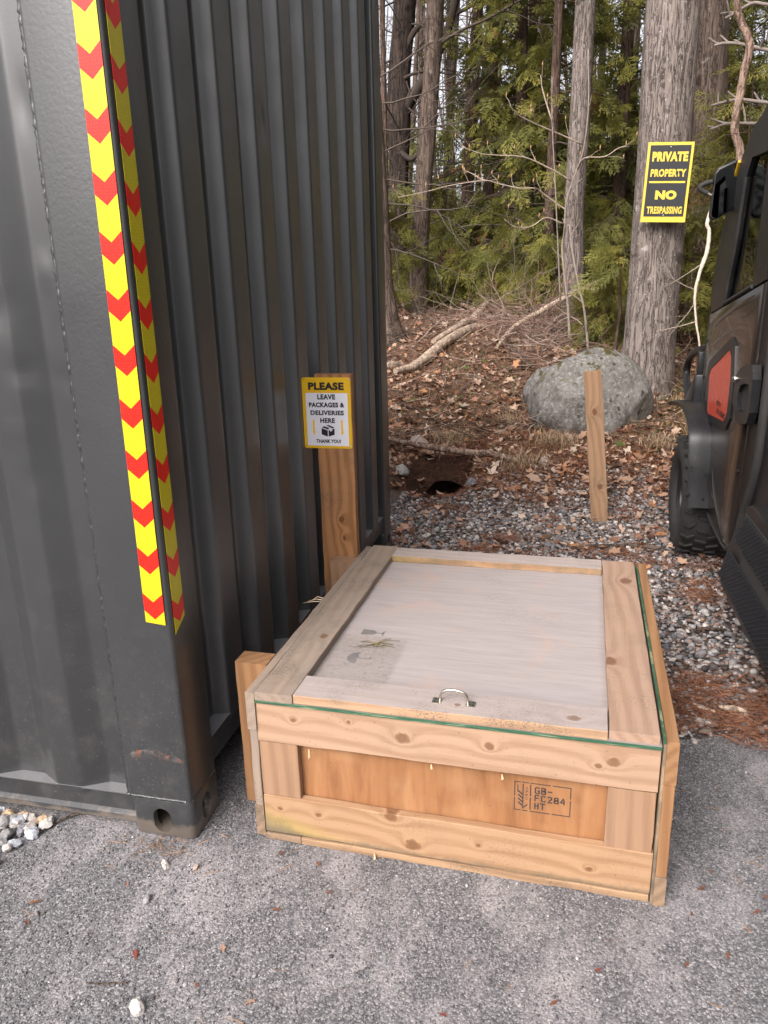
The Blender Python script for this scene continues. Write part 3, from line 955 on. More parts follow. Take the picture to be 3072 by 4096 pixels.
# chevron tape: two strips, every chevron a piece
def tape(strip_name, place, zbot, ztop, period, first, red, w, slope, flip):
    base_poly = None
    t = empty(strip_name); t.parent = cont
    z = first
    def clip(poly):
        out = []
        lo = lambda p: p[1] >= bot_edge(p[0])
        for a, b in zip(poly, poly[1:] + poly[:1]):
            fa, fb = a[1] - bot_edge(a[0]), b[1] - bot_edge(b[0])
            if fa >= 0: out.append(a)
            if fa * fb < 0:
                t_ = fa / (fa - fb); out.append((a[0] + (b[0] - a[0]) * t_, a[1] + (b[1] - a[1]) * t_))
        return out
    def bot_edge(u): return zbot + flip * u
    zz = first - period
    vdep = 0.0225
    while zz < ztop:
        for (a, b, mt) in ((zz, zz + red, M['tape_r']), (zz + red, zz + period, M['tape_y'])):
            # band between V lines at heights a and b (point of the V hangs down in the middle)
            poly = [(-w / 2, a + vdep), (0, a), (w / 2, a + vdep), (w / 2, b + vdep), (0, b), (-w / 2, b + vdep)]
            poly = clip(poly)
            if len(poly) < 3: continue
            # split into the two halves so faces stay convex
            bm = bmesh.new()
            for sgn in (-1, 1):
                half = []
                pl = poly
                for p_, q_ in zip(pl, pl[1:] + pl[:1]):
                    if sgn * p_[0] >= -1e-9: half.append(p_)
                    if p_[0] * q_[0] < -1e-12:
                        t_ = p_[0] / (p_[0] - q_[0]); half.append((0.0, p_[1] + (q_[1] - p_[1]) * t_))
                if len(half) < 3: continue
                vs = [bm.verts.new(place(u, h)) for u, h in half]
                try: bm.faces.new(vs)
                except ValueError: pass
            bmesh.ops.remove_doubles(bm, verts=bm.verts, dist=1e-6)
            ext = bmesh.ops.solidify(bm, geom=list(bm.faces), thickness=.0006)
            bm_obj('chevron', bm, mt, t)
        zz += period
    return t
slopeA = -(.067 - .063) / 1.33
tape('reflective_tape', lambda u, z: (-.0362 + u - (1.96 - z) * .0040, -.0004, z), .631, CH - .13, .1178, .6422, .0455, .0525, 0, -.10)
tape('reflective_tape', lambda u, z: (-.0006, .0437 + u, z), .612, CH - .13, .1178, .6212, .0455, .0525, 0, .55)

# ================================================================== crate
T_pale = wood('pale_spruce_board', (0.385, 0.25, 0.165), (0.30, 0.182, 0.115), 0.0, dirt=.2,
              knots=[(-.105, .006, .019, 2), (.105, .012, .0125, 2), (.352, -.004, .009, 2), (.385, .012, .015, 2), (-.385, .018, .008, 2), (-.24, .03, .006, 2)])
T_low = wood('knotty_spruce_board', (0.375, 0.23, 0.132), (0.29, 0.165, 0.088), 0.0, dirt=.25, algae=True,
             knots=[(-.085, -.026, .020, 2), (-.14, .048, .018, 2), (-.335, .018, .008, 2), (.345, -.012, .009, 2), (.08, .004, .006, 2), (-.44, .02, .007, 2)])
T_orange = wood('orange_pine', (0.29, 0.155, 0.074), (0.215, 0.105, 0.046), 0.0, dirt=.25)
T_stile = wood('brown_pine_stile', (0.31, 0.175, 0.095), (0.235, 0.125, 0.064), .15, dirt=.2)
T_stake = wood('weathered_stake_pine', (0.38, 0.225, 0.125), (0.27, 0.15, 0.078), .2, (0.30, 0.24, 0.19), dirt=.65, knots=[(.28, .0, .02, 2), (-.17, .01, .017, 2)])
T_dark = wood('soiled_pine', (0.30, 0.19, 0.11), (0.18, 0.11, 0.06), .35, (0.22, 0.18, 0.15), dirt=.9)
T_grey = wood('weathered_grey_board', (0.33, 0.235, 0.165), (0.23, 0.155, 0.105), .8, (0.265, 0.22, 0.185), dirt=.8,
              knots=[(-.23, .02, .016, 2)])
T_right = wood('weathered_tan_board', (0.38, 0.245, 0.165), (0.28, 0.165, 0.105), .4, (0.32, 0.24, 0.195), dirt=.35,
               knots=[(.37, .02, .026, 2), (-.22, -.045, .022, 2)])
T_white = wood('bleached_board', (0.39, 0.315, 0.28), (0.32, 0.245, 0.20), .75, (0.37, 0.325, 0.312), dirt=.55,
               knots=[(.30, -.01, .016, 2), (.03, -.01, .009, 2)])
T_back = wood('back_rail_board', (0.40, 0.33, 0.29), (0.33, 0.25, 0.195), .6, (0.38, 0.335, 0.322), dirt=.3)
T_mold = wood('mildewed_edge', (0.45, 0.275, 0.155), (0.32, 0.185, 0.10), .25, (0.3, 0.25, 0.21), dirt=1.0)

def ply_orange():
    mt, nt, b = new_mat('orange_plywood')
    v = coords(nt)
    s = nt.nodes.new('ShaderNodeMapping'); s.inputs['Scale'].default_value = (14, 14, 2.2); nt.links.new(v, s.inputs[0])
    f = noise(nt, s.outputs[0], 1.6, 6, 0.6, 0.5)
    c = ramp(nt, f, [(0.3, (0.185, 0.075, 0.026)), (0.5, (0.265, 0.118, 0.046)), (0.72, (0.335, 0.165, 0.072))])
    sp = noise(nt, v, 150, 2, 0.5)
    c = mix(nt, ramp(nt, sp, [(0.69, g3(0)), (0.75, g3(0.7))]), c, (0.12, 0.05, 0.02))
    c = mix(nt, ramp(nt, noise(nt, v, 9, 3, 0.5), [(0.5, g3(0)), (0.75, g3(0.35))]), c, (0.40, 0.23, 0.115))
    nt.links.new(c, b.inputs['Base Color'])
    b.inputs['Roughness'].default_value = 0.7
    bump(nt, b, f, 0.15, 0.002)
    return mt
def ply_white():
    mt, nt, b = new_mat('weathered_white_plywood')
    v = coords(nt)
    s = nt.nodes.new('ShaderNodeMapping'); s.inputs['Scale'].default_value = (3.0, 34, 1); s.inputs['Rotation'].default_value = (0, 0, R(-3)); nt.links.new(v, s.inputs[0])
    f = noise(nt, s.outputs[0], 1.7, 8, 0.68, 0.5)
    c = ramp(nt, f, [(0.28, (0.275, 0.238, 0.225)), (0.5, (0.32, 0.280, 0.268)), (0.75, (0.36, 0.320, 0.308))])
    pk = noise(nt, v, 5, 5, 0.6, 0.5)
    c = mix(nt, ramp(nt, pk, [(0.56, g3(0)), (0.68, g3(0.6))]), c, (0.40, 0.28, 0.225))
    gy_ = noise(nt, s.outputs[0], 0.6, 4, 0.6)
    c = mix(nt, ramp(nt, gy_, [(0.5, g3(0)), (0.75, g3(0.5))]), c, (0.285, 0.265, 0.27))
    # grubby rectangle left by an old label, local coordinates of the panel
    sep = nt.nodes.new('ShaderNodeSeparateXYZ'); nt.links.new(v, sep.inputs[0])
    fx = ramp(nt, math_n(nt, 'ADD', sep.outputs[0], math_n(nt, 'MULTIPLY', noise(nt, v, 40, 4, 0.7), 0.012)), [(0.305, g3(1)), (0.318, g3(0))])
    fy = ramp(nt, math_n(nt, 'ADD', sep.outputs[1], math_n(nt, 'MULTIPLY', noise(nt, v, 40, 4, 0.7), 0.05)), [(0.385, g3(1)), (0.44, g3(0))])
    gr = ramp(nt, noise(nt, v, 75, 7, 0.85), [(0.40, g3(0.22)), (0.56, g3(0.42)), (0.64, g3(0.9))])
    c = mix(nt, math_n(nt, 'MULTIPLY', math_n(nt, 'MULTIPLY', fx, fy), gr), c, (0.15, 0.125, 0.105))
    blot = math_n(nt, 'MULTIPLY', ramp(nt, noise(nt, v, 3.4, 4, 0.6), [(0.53, g3(0)), (0.66, g3(1))]), ramp(nt, noise(nt, v, 90, 6, 0.8), [(0.47, g3(0)), (0.62, g3(.75))]))
    c = mix(nt, blot, c, (0.20, 0.165, 0.14))
    rim_ = ramp(nt, math_n(nt, 'ADD', math_n(nt, 'MAXIMUM', math_n(nt, 'ABSOLUTE', math_n(nt, 'SUBTRACT', sep.outputs[0], .478)), math_n(nt, 'SUBTRACT', math_n(nt, 'ABSOLUTE', math_n(nt, 'SUBTRACT', sep.outputs[1], .56)), .09)), math_n(nt, 'MULTIPLY', noise(nt, v, 16, 6, 0.75), 0.05)), [(0.385, g3(0)), (0.415, g3(.55))])
    c = mix(nt, rim_, c, (0.20, 0.165, 0.14))
    # scratches
    sc_ = nt.nodes.new('ShaderNodeMapping'); sc_.inputs['Scale'].default_value = (3, 60, 1); sc_.inputs['Rotation'].default_value = (0, 0, R(18)); nt.links.new(v, sc_.inputs[0])
    sn = noise(nt, sc_.outputs[0], 1.1, 2, 0.4)
    c = mix(nt, ramp(nt, sn, [(0.73, g3(0)), (0.76, g3(0.5))]), c, (0.25, 0.22, 0.20))
    nt.links.new(c, b.inputs['Base Color'])
    b.inputs['Roughness'].default_value = 0.75
    b.inputs['Specular IOR Level'].default_value = 0.3
    bump(nt, b, f, 0.2, 0.002)
    return mt
def green_edge():
    mt, nt, b = new_mat('green_painted_ply_edge')
    v = coords(nt)
    s = nt.nodes.new('ShaderNodeMapping'); s.inputs['Scale'].default_value = (6, 6, 160); nt.links.new(v, s.inputs[0])
    f = noise(nt, s.outputs[0], 2.0, 6, 0.7)
    c = ramp(nt, f, [(0.42, (0.016, 0.062, 0.032)), (0.55, (0.035, 0.11, 0.058)), (0.62, (0.24, 0.27, 0.165)), (0.74, (0.05, 0.06, 0.04))])
    nt.links.new(c, b.inputs['Base Color'])
    b.inputs['Roughness'].default_value = 0.7
    return mt
def ply_edge():
    mt, nt, b = new_mat('layered_ply_edge')
    v = coords(nt)
    f = noise(nt, v, 18, 5, 0.6)
    nt.links.new(ramp(nt, f, [(0.3, (0.09, 0.07, 0.05)), (0.7, (0.30, 0.21, 0.13))]), b.inputs['Base Color'])
    b.inputs['Roughness'].default_value = 0.85
    return mt
M['ply_o'], M['ply_w'], M['green'], M['ply_e'] = ply_orange(), ply_white(), green_edge(), ply_edge()

def board(name, a, b, w, t, mat, parent, up=(0, 0, 1), rough=.0012, skew=0.0, loc_only=False):
    """a board from a to b (its centre line); w across 'up' direction, t along the third; local X = grain"""
    a, b = Vector(a), Vector(b)
    L = (b - a).length
    xd = (b - a).normalized(); zd = Vector(up); zd = (zd - xd * zd.dot(xd)).normalized(); yd = zd.cross(xd)
    n = max(2, int(L / .05))
    bm = bmesh.new()
    rings = []
    prof = [(-t / 2 + .0015, -w / 2), (t / 2 - .0015, -w / 2), (t / 2, -w / 2 + .0015), (t / 2, w / 2 - .0015), (t / 2 - .0015, w / 2), (-t / 2 + .0015, w / 2), (-t / 2, w / 2 - .0015), (-t / 2, -w / 2 + .0015)]
    for k in range(n + 1):
        x = -L / 2 + L * k / n
        j1, j2, j3 = [random.uniform(-rough, rough) for _ in range(3)]
        rings.append([bm.verts.new((x + (skew * q[1] / w if k in (0, n) else 0), q[0] + j3 * .5, q[1] + (j1 if q[1] > 0 else j2))) for q in prof])
    for k in range(n):
        for i in range(8):
            j = (i + 1) % 8
            bm.faces.new((rings[k][i], rings[k + 1][i], rings[k + 1][j], rings[k][j]))
    bm.faces.new(rings[0]); bm.faces.new(rings[-1][::-1])
    o = bm_obj(name, bm, mat, parent, smooth=R(35))
    mw = Matrix((xd, yd, zd)).transposed().to_4x4()
    mw.translation = (a + b) / 2
    o.matrix_local = mw
    return o

crate = empty('delivery_crate', (.183, .0475, 0), R(-1.4), 'low wooden shipping crate with lid, handle and green painted edge on the asphalt', 'crate')
CWD, CD = .968, 1.125      # inner width and depth in crate axes
# front: u along x, v depth
board('front_rail', (0, .010, .3565), (CWD, .010, .3545), .109, .022, T_pale, crate)
board('front_rail', (.002, .010, .084), (CWD + .002, .010, .0775), .113, .022, T_low, crate)
board('front_stile', (.053, .011, .142), (.053, .011, .300), .104, .020, T_stile, crate, up=(1, 0, 0))
board('front_stile', (.914, .011, .134), (.914, .011, .298), .107, .020, T_stile, crate, up=(1, 0, 0))
fp = box('front_panel', (.08, .026, .10), (.89, .035, .33), M['ply_o'], crate)
T_skid = wood('stained_skid_pine', (0.38, 0.235, 0.13), (0.22, 0.125, 0.065), .1, dirt=.9)
board('skid', (.10, .014, .0105), (CWD, .012, .0085), .019, .030, T_skid, crate)
board('skid', (0, .014, .0105), (.098, .014, .0105), .019, .030, T_dark, crate)
board('gap_shade', (.002, .017, .0235), (CWD, .017, .0195), .006, .022, M['dark'], crate, rough=.0003)  # dark strip painted in for the shaded gap between rail and skid
# left side: boards outside, ply inside
for (z0, z1, v0, v1, mt) in ((.335, .441, -.006, 1.120, T_grey), (.010, .105, .0, 1.120, T_dark)):
    board('side_rail', (-.013, v0, (z0 + z1) / 2), (-.013, v1, (z0 + z1) / 2), z1 - z0, .024, mt, crate)
board('side_stile', (-.012, .048, .106), (-.012, .048, .334), .10, .022, T_grey, crate, up=(0, 1, 0))
board('side_stile', (-.012, 1.07, .106), (-.012, 1.07, .334), .10, .022, T_stile, crate, up=(0, 1, 0))
box('side_panel', (.000, .027, .02), (.008, 1.12, .410), M['ply_o'], crate)
# right side
rp_ = box('side_panel', (CWD + .0035, -.008, -.004), (CWD + .0095, 1.115, .432), [M['ply_e'], M['green']], crate)
for p_ in rp_.data.polygons:
    if p_.normal.z > .5: p_.material_index = 1
for (z0, z1, v0, v1, mt) in ((.330, .441, -.010, 1.118, T_orange), (-.002, .082, -.010, 1.118, T_dark)):
    board('side_rail', (CWD + .0230, v0, (z0 + z1) / 2), (CWD + .0230, v1, (z0 + z1) / 2), z1 - z0, .026, mt, crate)
board('side_stile', (CWD + .0225, .040, .0825), (CWD + .0225, .040, .3295), .10, .025, T_orange, crate, up=(0, 1, 0))
board('side_stile', (CWD + .0225, 1.06, .0825), (CWD + .0225, 1.06, .3295), .10, .025, T_orange, crate, up=(0, 1, 0))
# back
board('back_rail', (0, 1.110, .355), (CWD, 1.110, .355), .105, .022, T_orange, crate)
board('back_rail', (0, 1.110, .070), (CWD, 1.110, .070), .115, .022, T_orange, crate)
box('back_panel', (.009, 1.085, .02), (CWD - .001, 1.098, .408), M['ply_o'], crate)
box('floor_panel', (.009, .036, .022), (CWD - .001, 1.084, .034), M['ply_e'], crate)
# lid: green-edged ply, four boards on it
lid = box('lid', (.0005, -.006, .4135), (CWD + .001, 1.125, .4222), [M['ply_w']], crate)
me = lid.data
me.materials.append(M['green'])
for p_ in me.polygons:
    if abs(p_.normal.z) < .5: p_.material_index = 1
lz = .4338
board('lid_board', (.052, -.008, lz), (.052, 1.128, lz), .100, .023, T_grey, lid, up=(1, 0, 0))
board('lid_board', (.910, .002, lz), (.910, 1.115, lz), .108, .023, T_right, lid, up=(1, 0, 0))
fr_ = board('lid_board', (.103, .047, lz), (.852, .047, lz), .104, .023, T_white, lid, up=(0, 1, 0))
fr_.data.materials.append(T_mold)
for p_ in fr_.data.polygons:
    if p_.normal.z < -.6: p_.material_index = 1
bk_ = board('lid_board', (.103, 1.072, lz), (.853, 1.072, lz), .098, .023, T_back, lid, up=(0, 1, 0))
bk_.data.materials.append(T_low)
for p_ in bk_.data.polygons:
    if p_.normal.z < -.6: p_.material_index = 1
# handle
hx, hy, hz = .497, .045, .4457
P_ = arc_pts([(hx - .034, hy, hz + .002), (hx - .032, hy, hz + .016), (hx - .022, hy, hz + .029), (hx, hy, hz + .033), (hx + .022, hy, hz + .029), (hx + .032, hy, hz + .016), (hx + .034, hy, hz + .002)], 5)
hd = tube_obj('pull_handle', P_, .0034, M['steel'], lid, n=10)
for sx_ in (-1, 1):
    cx_ = hx + sx_ * .041
    bm = prism_bm(rrect(.022, .024, .002, 3, cx_, hy), hz, hz + .0016, 'z')
    bm_obj('mounting_plate', bm, M['steel'], hd)
    for dy_ in (-.007, .007):
        bm = bmesh.new(); bmesh.ops.create_cone(bm, cap_ends=True, segments=12, radius1=.003, radius2=.0022, depth=.0012)
        bm_obj('screw_head', bm, M['dark'], hd, loc=(cx_ + sx_ * .005, hy + dy_, hz + .0022))
# leg posts between the crate and the container
for (v_, h_, l_) in ((.138, .441, 'a'), (.955, .432, 'b')):
    board('leg_post', (-.073, v_ + .033, -.0), (-.073, v_ + .033, h_), .092, .066, T_orange if l_ == 'a' else T_stile, crate, up=(1, 0, 0))

# stencils on the lid panel (crate axes)
def sten(name, polys, x, y, mat=M['stencil_faded'], parent=lid, z=.4222, rz=0):
    return flat(name, polys, mat, parent, .0, .0003, loc=(x, y, z + .0001), rot=(0, 0, rz))
glass = [[(-.034, -.018), (.0, -.015), (.010, -.006), (.010, .006), (.0, .015), (-.034, .018)], [(.0095, -.002), (.026, -.002), (.026, .002), (.0095, .002)], [(.026, -.003), (.034, -.017), (.034, .017), (.026, .003)]]
sten('glass_stencil', glass, .192, .425)
arw = []
for oy in (-.015, .015):
    arw += [[(-.012, oy - .0022), (.026, oy - .0022), (.026, oy + .0022), (-.012, oy + .0022)], [(-.012, oy - .008), (-.012, oy + .008), (-.030, oy)]]
arw += [[(.029, -.024), (.032, -.024), (.032, .024), (.029, .024)]]
sten('arrow_stencil', arw, .197, .345)
umb = [[(.0, -.033)] + [(-.030 * math.sin(a), -.033 * math.cos(a)) for a in np.linspace(0.15, math.pi - .15, 9)] + [(.0, .033), (-.004, .02), (.002, .008), (-.003, -.004), (.002, -.018)],
       [(.002, -.0015), (.034, -.0015), (.034, .0015), (.002, .0015)], [(.034, -.0015), (.038, .002), (.0375, .008), (.033, .011), (.030, .010), (.033, .007), (.034, .003)]]
sten('umbrella_stencil', umb, .192, .262)

# heat-treatment stamp burnt in black on the front panel
st = empty('stamp'); st.parent = crate
st.location = (.714, .0258, .2235); st.rotation_euler = (R(90), 0, 0)
t_ = .0022
W2, H2 = .0655, .0395
polys = []
for a, b in (((-W2, H2), (-.052, H2)), ((-.048, H2), (-.032, H2)), ((-.028, H2), (.018, H2)), ((.024, H2), (W2, H2)), ((W2, H2), (W2, .010)), ((W2, .004), (W2, -H2)), ((W2, -H2), (.024, -H2)), ((.018, -H2), (-.028, -H2)), ((-.034, -H2), (-.046, -H2)), ((-.051, -H2), (-W2, -H2)), ((-W2, -H2), (-W2, -.006)), ((-W2, .0), (-W2, H2))):
    polys += stroke([a, b], t_)
polys += stroke([(-.028, .034), (-.028, .004)], t_ * 1.3) + stroke([(-.028, -.002), (-.028, -.034)], t_ * 1.3)
flat('stamp_frame', polys, M['stencil'], st)
# wheat ear
ear = stroke([(-.0455, .034), (-.0455, -.022)], .0026) + stroke([(-.0455, -.026), (-.0455, -.034)], .0026) + stroke([(-.058, .030), (-.058, .012)], .0022)
for k_ in range(4):
    zz = .012 - k_ * .0105
    ear += stroke([(-.0475, zz - .006), (-.056, zz + .002)], .0036)
ear += stroke([(-.043, -.030), (-.035, -.022)], .003)
flat('wheat_mark', ear, M['stencil'], st)
for k_, ch in enumerate('IPPC'):
    link('lettering', text_mesh(ch, .0018 if ch == 'I' else .0052, .0068, .01), M['stencil'], st, loc=(-.0365, .0245 - k_ * .0098, .0003))
SG = {  # stencil strokes in a 1 x 1.4 cell, broken where a stencil bridges
    'G': [[(.85, 1.25), (.65, 1.4)], [(.38, 1.4), (.12, 1.2), (.12, .78)], [(.12, .6), (.12, .2), (.38, 0)], [(.65, 0), (.9, .15), (.9, .62), (.6, .62)]],
    'B': [[(.12, 0), (.12, 1.4)], [(.4, 1.4), (.8, 1.3), (.8, .85), (.4, .74)], [(.4, .66), (.88, .55), (.88, .1), (.4, 0)]],
    '-': [[(.1, .7), (.85, .7)]],
    'F': [[(.12, 0), (.12, .62)], [(.12, .8), (.12, 1.4), (.85, 1.4)], [(.3, .72), (.75, .72)]],
    'C': [[(.85, 1.2), (.65, 1.4)], [(.38, 1.4), (.12, 1.2), (.12, .78)], [(.12, .6), (.12, .2), (.38, 0)], [(.65, 0), (.9, .2)]],
    '2': [[(.12, 1.15), (.3, 1.4)], [(.55, 1.4), (.85, 1.2), (.8, .85), (.35, .35)], [(.15, .0), (.9, .0)]],
    '8': [[(.4, 1.4), (.15, 1.2), (.15, .85), (.4, .72)], [(.62, 1.4), (.85, 1.2), (.85, .85), (.62, .72)], [(.4, .66), (.1, .5), (.1, .15), (.4, 0)], [(.62, .66), (.9, .5), (.9, .15), (.62, 0)]],
    '4': [[(.62, 1.4), (.1, .45)], [(.1, .4), (.55, .4)], [(.75, 1.0), (.75, 0)]],
    'H': [[(.15, 0), (.15, 1.4)], [(.85, 0), (.85, .62)], [(.85, .8), (.85, 1.4)], [(.3, .72), (.7, .72)]],
    'T': [[(.0, 1.4), (1.0, 1.4)], [(.5, 1.2), (.5, 0)]],
}
for s_, x0_, y0_, cw_, ch_, adv in (('GB-', -.018, .013, .0115, .0120, .0150), ('FC284', -.018, -.008, .0115, .0112, .0151), ('HT', -.018, -.030, .0105, .0110, .0140)):
    pl = []
    for k_, ch in enumerate(s_):
        for ln in SG[ch]:
            pl += stroke([(x0_ + adv * k_ + p_[0] * cw_, y0_ + p_[1] * ch_) for p_ in ln], .0034)
    flat('lettering', pl, M['stencil'], st)
A = Acc()   # wood splinters on the crate
for (x_, y_, z_, L_) in ((.137, -.003, .296, .03), (.45, -.002, .298, .012), (.62, -.002, .297, .014), (.30, -.003, .012, .02)):
    V, F, F3 = tube([(x_, y_, z_), (x_ + .003, y_ - .006, z_ - L_ * .5), (x_ - .002, y_ - .004, z_ - L_)], [.002, .004, .0008], 4)
    A.add(V, [F, F3], (.55, .36, .2))
for k_ in range(3):
    V, F, F3 = tube([(-.02, .60 + k_ * .01, .43), (-.05, .58 + .02 * k_, .437), (-.085 + .012 * k_, .575 + .015 * k_, .43)], [.002, .0016, .0004], 4)
    A.add(V, [F, F3], (.6, .48, .32))
tag(A.obj('splinter', M['twig'], crate), kind='stuff')

# ================================================================== delivery sign on its post
post = board('sign_post', (.1100, 1.0890, 0), (.1090, 1.0890, 1.112), .134, .035, T_orange, None, up=(1, 0, 0))
T_post = wood('stained_post_pine', (0.34, 0.165, 0.072), (0.21, 0.095, 0.036), .0, dirt=.75, knots=[(.02, .012, .014, 2), (-.05, .02, .009, 2)])
post.data.materials[0] = T_post
tag(post, 'upright brown pine plank leaning against the grey container and carrying the delivery sign', 'plank')
ds = empty('delivery_sign', (.0835, 1.0700, .9740), 0, 'small yellow and white PLEASE LEAVE PACKAGES sign screwed to the upright plank', 'sign')
ds.rotation_euler = (R(90), 0, 0)
SW, SH = .180, .2555
flat('backing_plate', [rrect(SW, SH, .008)], M['sign_y'], ds, -.0012, 0)
flat('white_panel', [rrect(.156, .191, .003, 3, .0, -.0230)], M['sign_w'], ds, 0, .0003)
sx = lambda x, y: (x - (599 + 24 * (y - 221) / 574)) * .180 / (402 - 19 * (y - 221) / 574)
sy = lambda y: SH / 2 - (y - 221) * SH / 574
def srow(s, x0, x1, y0, y1, z=.0006, bold=.05):
    yc = (y0 + y1) / 2
    text(s, sx(x1, yc) - sx(x0, yc), sy(y0) - sy(y1), (sx(x0, yc) + sx(x1, yc)) / 2, sy(yc), M['ink'], ds, z, bold)
srow('PLEASE', 455, 748, 260, 321, bold=.055)
srow('LEAVE', 531, 678, 355, 397)
srow('PACKAGES &', 462, 752, 420, 460)
srow('DELIVERIES', 475, 748, 484, 523)
srow('HERE', 555, 675, 546, 586)
srow('THANK YOU!', 524, 722, 720, 751)
for x_ in (503, 732):
    xa = sx(x_, 620)
    flat('arrow', [[(xa - .0035, sy(655)), (xa + .0035, sy(655)), (xa + .0035, sy(562)), (xa - .0035, sy(562))], [(xa - .0065, sy(655)), (xa, sy(688)), (xa + .0065, sy(655))]], M['arrow_y'], ds, .0003, .0006)
bx = lambda x, y: (sx(x, y), sy(y))
flat('parcel_symbol', [[bx(566, 628), bx(617, 647), bx(617, 698), bx(567, 680)], [bx(623, 647), bx(636, 643), bx(637, 656), bx(653, 650), bx(652, 637), bx(671, 630), bx(672, 682), bx(624, 698)],
                       [bx(568, 622), bx(588, 612), bx(632, 628), bx(618, 640)], [bx(604, 606), bx(620, 601), bx(670, 622), bx(652, 630)]], M['ink'], ds, .0003, .0006)
for x_, y_ in ((-1, 1), (1, 1), (-1, -1), (1, -1)):
    bm = bmesh.new(); bmesh.ops.create_uvsphere(bm, u_segments=10, v_segments=6, radius=.0036 if x_ > 0 else .0018)
    for v_ in bm.verts: v_.co.z *= .5
    bm_obj('screw', bm, M['steel'] if x_ > 0 else M['ink'], ds, loc=(x_ * (SW / 2 - .007), y_ * (SH / 2 - .0075), .0005), smooth=3.2)

# ================================================================== stake
stake = board('survey_stake', (1.163, 3.06, -.12), (1.063, 3.06, .905), .100, .038, T_stake, None, up=(1, 0, 0), rough=.002)
tag(stake, 'short weathered board stake standing alone in the gravel before the boulder', 'stake')

# ================================================================== boulders
def rock(name, c, s, seed, sub=5, label=None, rot=0, flat_bottom=None):
    r_ = np.random.default_rng(seed)
    bm = bmesh.new()
    bmesh.ops.create_icosphere(bm, subdivisions=sub, radius=1.0)
    V = np.array([v.co[:] for v in bm.verts])
    d = np.ones(len(V))
    for k in range(9):
        n = r_.normal(size=3); n /= np.linalg.norm(n)
        cut = r_.uniform(.72, .95)
        pr = V @ n
        d = np.minimum(d, np.where(pr > 1e-3, cut / np.maximum(pr, 1e-3), 9) * .15 + .85 * np.minimum(1, np.where(pr > 1e-3, cut / np.maximum(pr, 1e-3), 9)))
    for f, a in ((2.2, .06), (4.5, .03), (9, .014), (18, .007), (36, .004)):
        ph = r_.uniform(0, 6, 9)
        d += a * (np.sin(f * V[:, 0] + ph[0] + 1.2 * np.sin(f * V[:, 1] + ph[1])) * np.sin(f * V[:, 1] + ph[2] + np.sin(f * V[:, 2] * .8 + ph[3])) + .6 * np.sin(f * V[:, 2] + ph[4]) * np.sin(f * V[:, 0] * .7 + ph[5]))
    V = V * d[:, None] * np.array(s)
    for v, q in zip(bm.verts, V): v.co = q
    o = bm_obj(name, bm, M['rock'], None, loc=c, rot=(0, 0, rot), smooth=3.2)
    return tag(o, label, 'boulder')
rock('boulder', (1.13, 5.06, .30), (.54, .44, .58), 12, 5, 'large grey lichen spotted boulder with moss on top before the big tree', .2)
rock('boulder', (.76, 5.40, .40), (.18, .30, .26), 9, 4, 'smaller pale rock half hidden behind the left end of the large boulder', .5)

# ================================================================== utility vehicle
utv = empty('utility_vehicle', (0, 0, 0), 0, 'dark brown and black cab utility vehicle with orange red door panel parked on the gravel', 'utility vehicle')
BP, BK, RB = M['brown_paint'], M['black'], M['rubber']
# door: lower skin and window frame
door_lower = [(2.66, 1.235), (2.70, 1.05), (2.665, .84), (2.56, .58), (2.36, .385), (2.25, .325), (1.88, .300), (1.735, .318), (1.70, .40), (1.692, .55), (1.64, .80), (1.632, 1.06), (1.60, 1.39)]
def door_skin():
    bm = bmesh.new()
    n = len(door_lower)
    c = np.mean(np.array(door_lower), 0)
    def ringv(k, x): return [bm.verts.new((x, c[0] + (q[0] - c[0]) * k, c[1] + (q[1] - c[1]) * k)) for q in door_lower]
    rs = [ringv(1.0, 1.64), ringv(1.0, 1.612), ringv(.985, 1.602), ringv(.90, 1.596), ringv(.6, 1.590), ringv(.3, 1.590)]
    for a, b in zip(rs[:-1], rs[1:]):
        for i in range(n):
            bm.faces.new((a[i], a[(i + 1) % n], b[(i + 1) % n], b[i]))
    bm.faces.new(rs[-1])
    bm.faces.new(rs[0][::-1])
    return bm
door = bm_obj('door', door_skin(), BP, utv, smooth=R(50))
# pressed creases and the swage above the panel
def ridge(name, pts, w, x0, mat, parent):
    P = arc_pts([(x0, y_, z_) for y_, z_ in pts], 5)
    return tube_obj(name, P, [w * (.25 + .75 * math.sin(math.pi * t)) for t in np.linspace(0.02, .98, len(P))], mat, parent, n=8)
ridge('crease', [(2.60, 1.16), (2.2, 1.25), (1.72, 1.34)], .012, 1.600, BP, door)
ridge('crease', [(2.62, 1.05), (2.25, 1.15), (1.95, 1.20)], .012, 1.600, BP, door)
ridge('crease', [(2.58, .70), (2.2, .66), (1.72, .64)], .012, 1.598, BP, door)
ridge('crease', [(2.40, .66), (2.25, .50), (1.95, .40)], .016, 1.598, BP, door)
ridge('crease', [(2.2, .60), (2.05, .46), (1.85, .36)], .010, 1.594, BP, door)
win_o = [(2.66, 1.236), (2.70, 1.37), (2.59, 1.61), (2.31, 1.87), (2.09, 1.985), (1.60, 2.03), (1.60, 1.395)]
win_i = [(2.33, 1.295), (2.28, 1.40), (2.20, 1.56), (2.13, 1.80), (2.06, 1.865), (1.775, 1.85), (1.80, 1.375)]
ring_prism('window_frame', win_o, win_i, 1.605, 1.64, BK, door)
prism('window_glass', win_i, 1.620, 1.624, M['glass'], door)
for off, r_ in ((0, .009),):
    P = arc_pts([(1.604, q[0], q[1]) for q in (win_i[0], win_i[1], win_i[2], win_i[3])], 4)
    tube_obj('window_seal', P, r_, RB, door, n=7)
    tube_obj('window_seal', [(1.604, 2.33, 1.290), (1.604, 1.80, 1.370)], r_, RB, door, n=7)
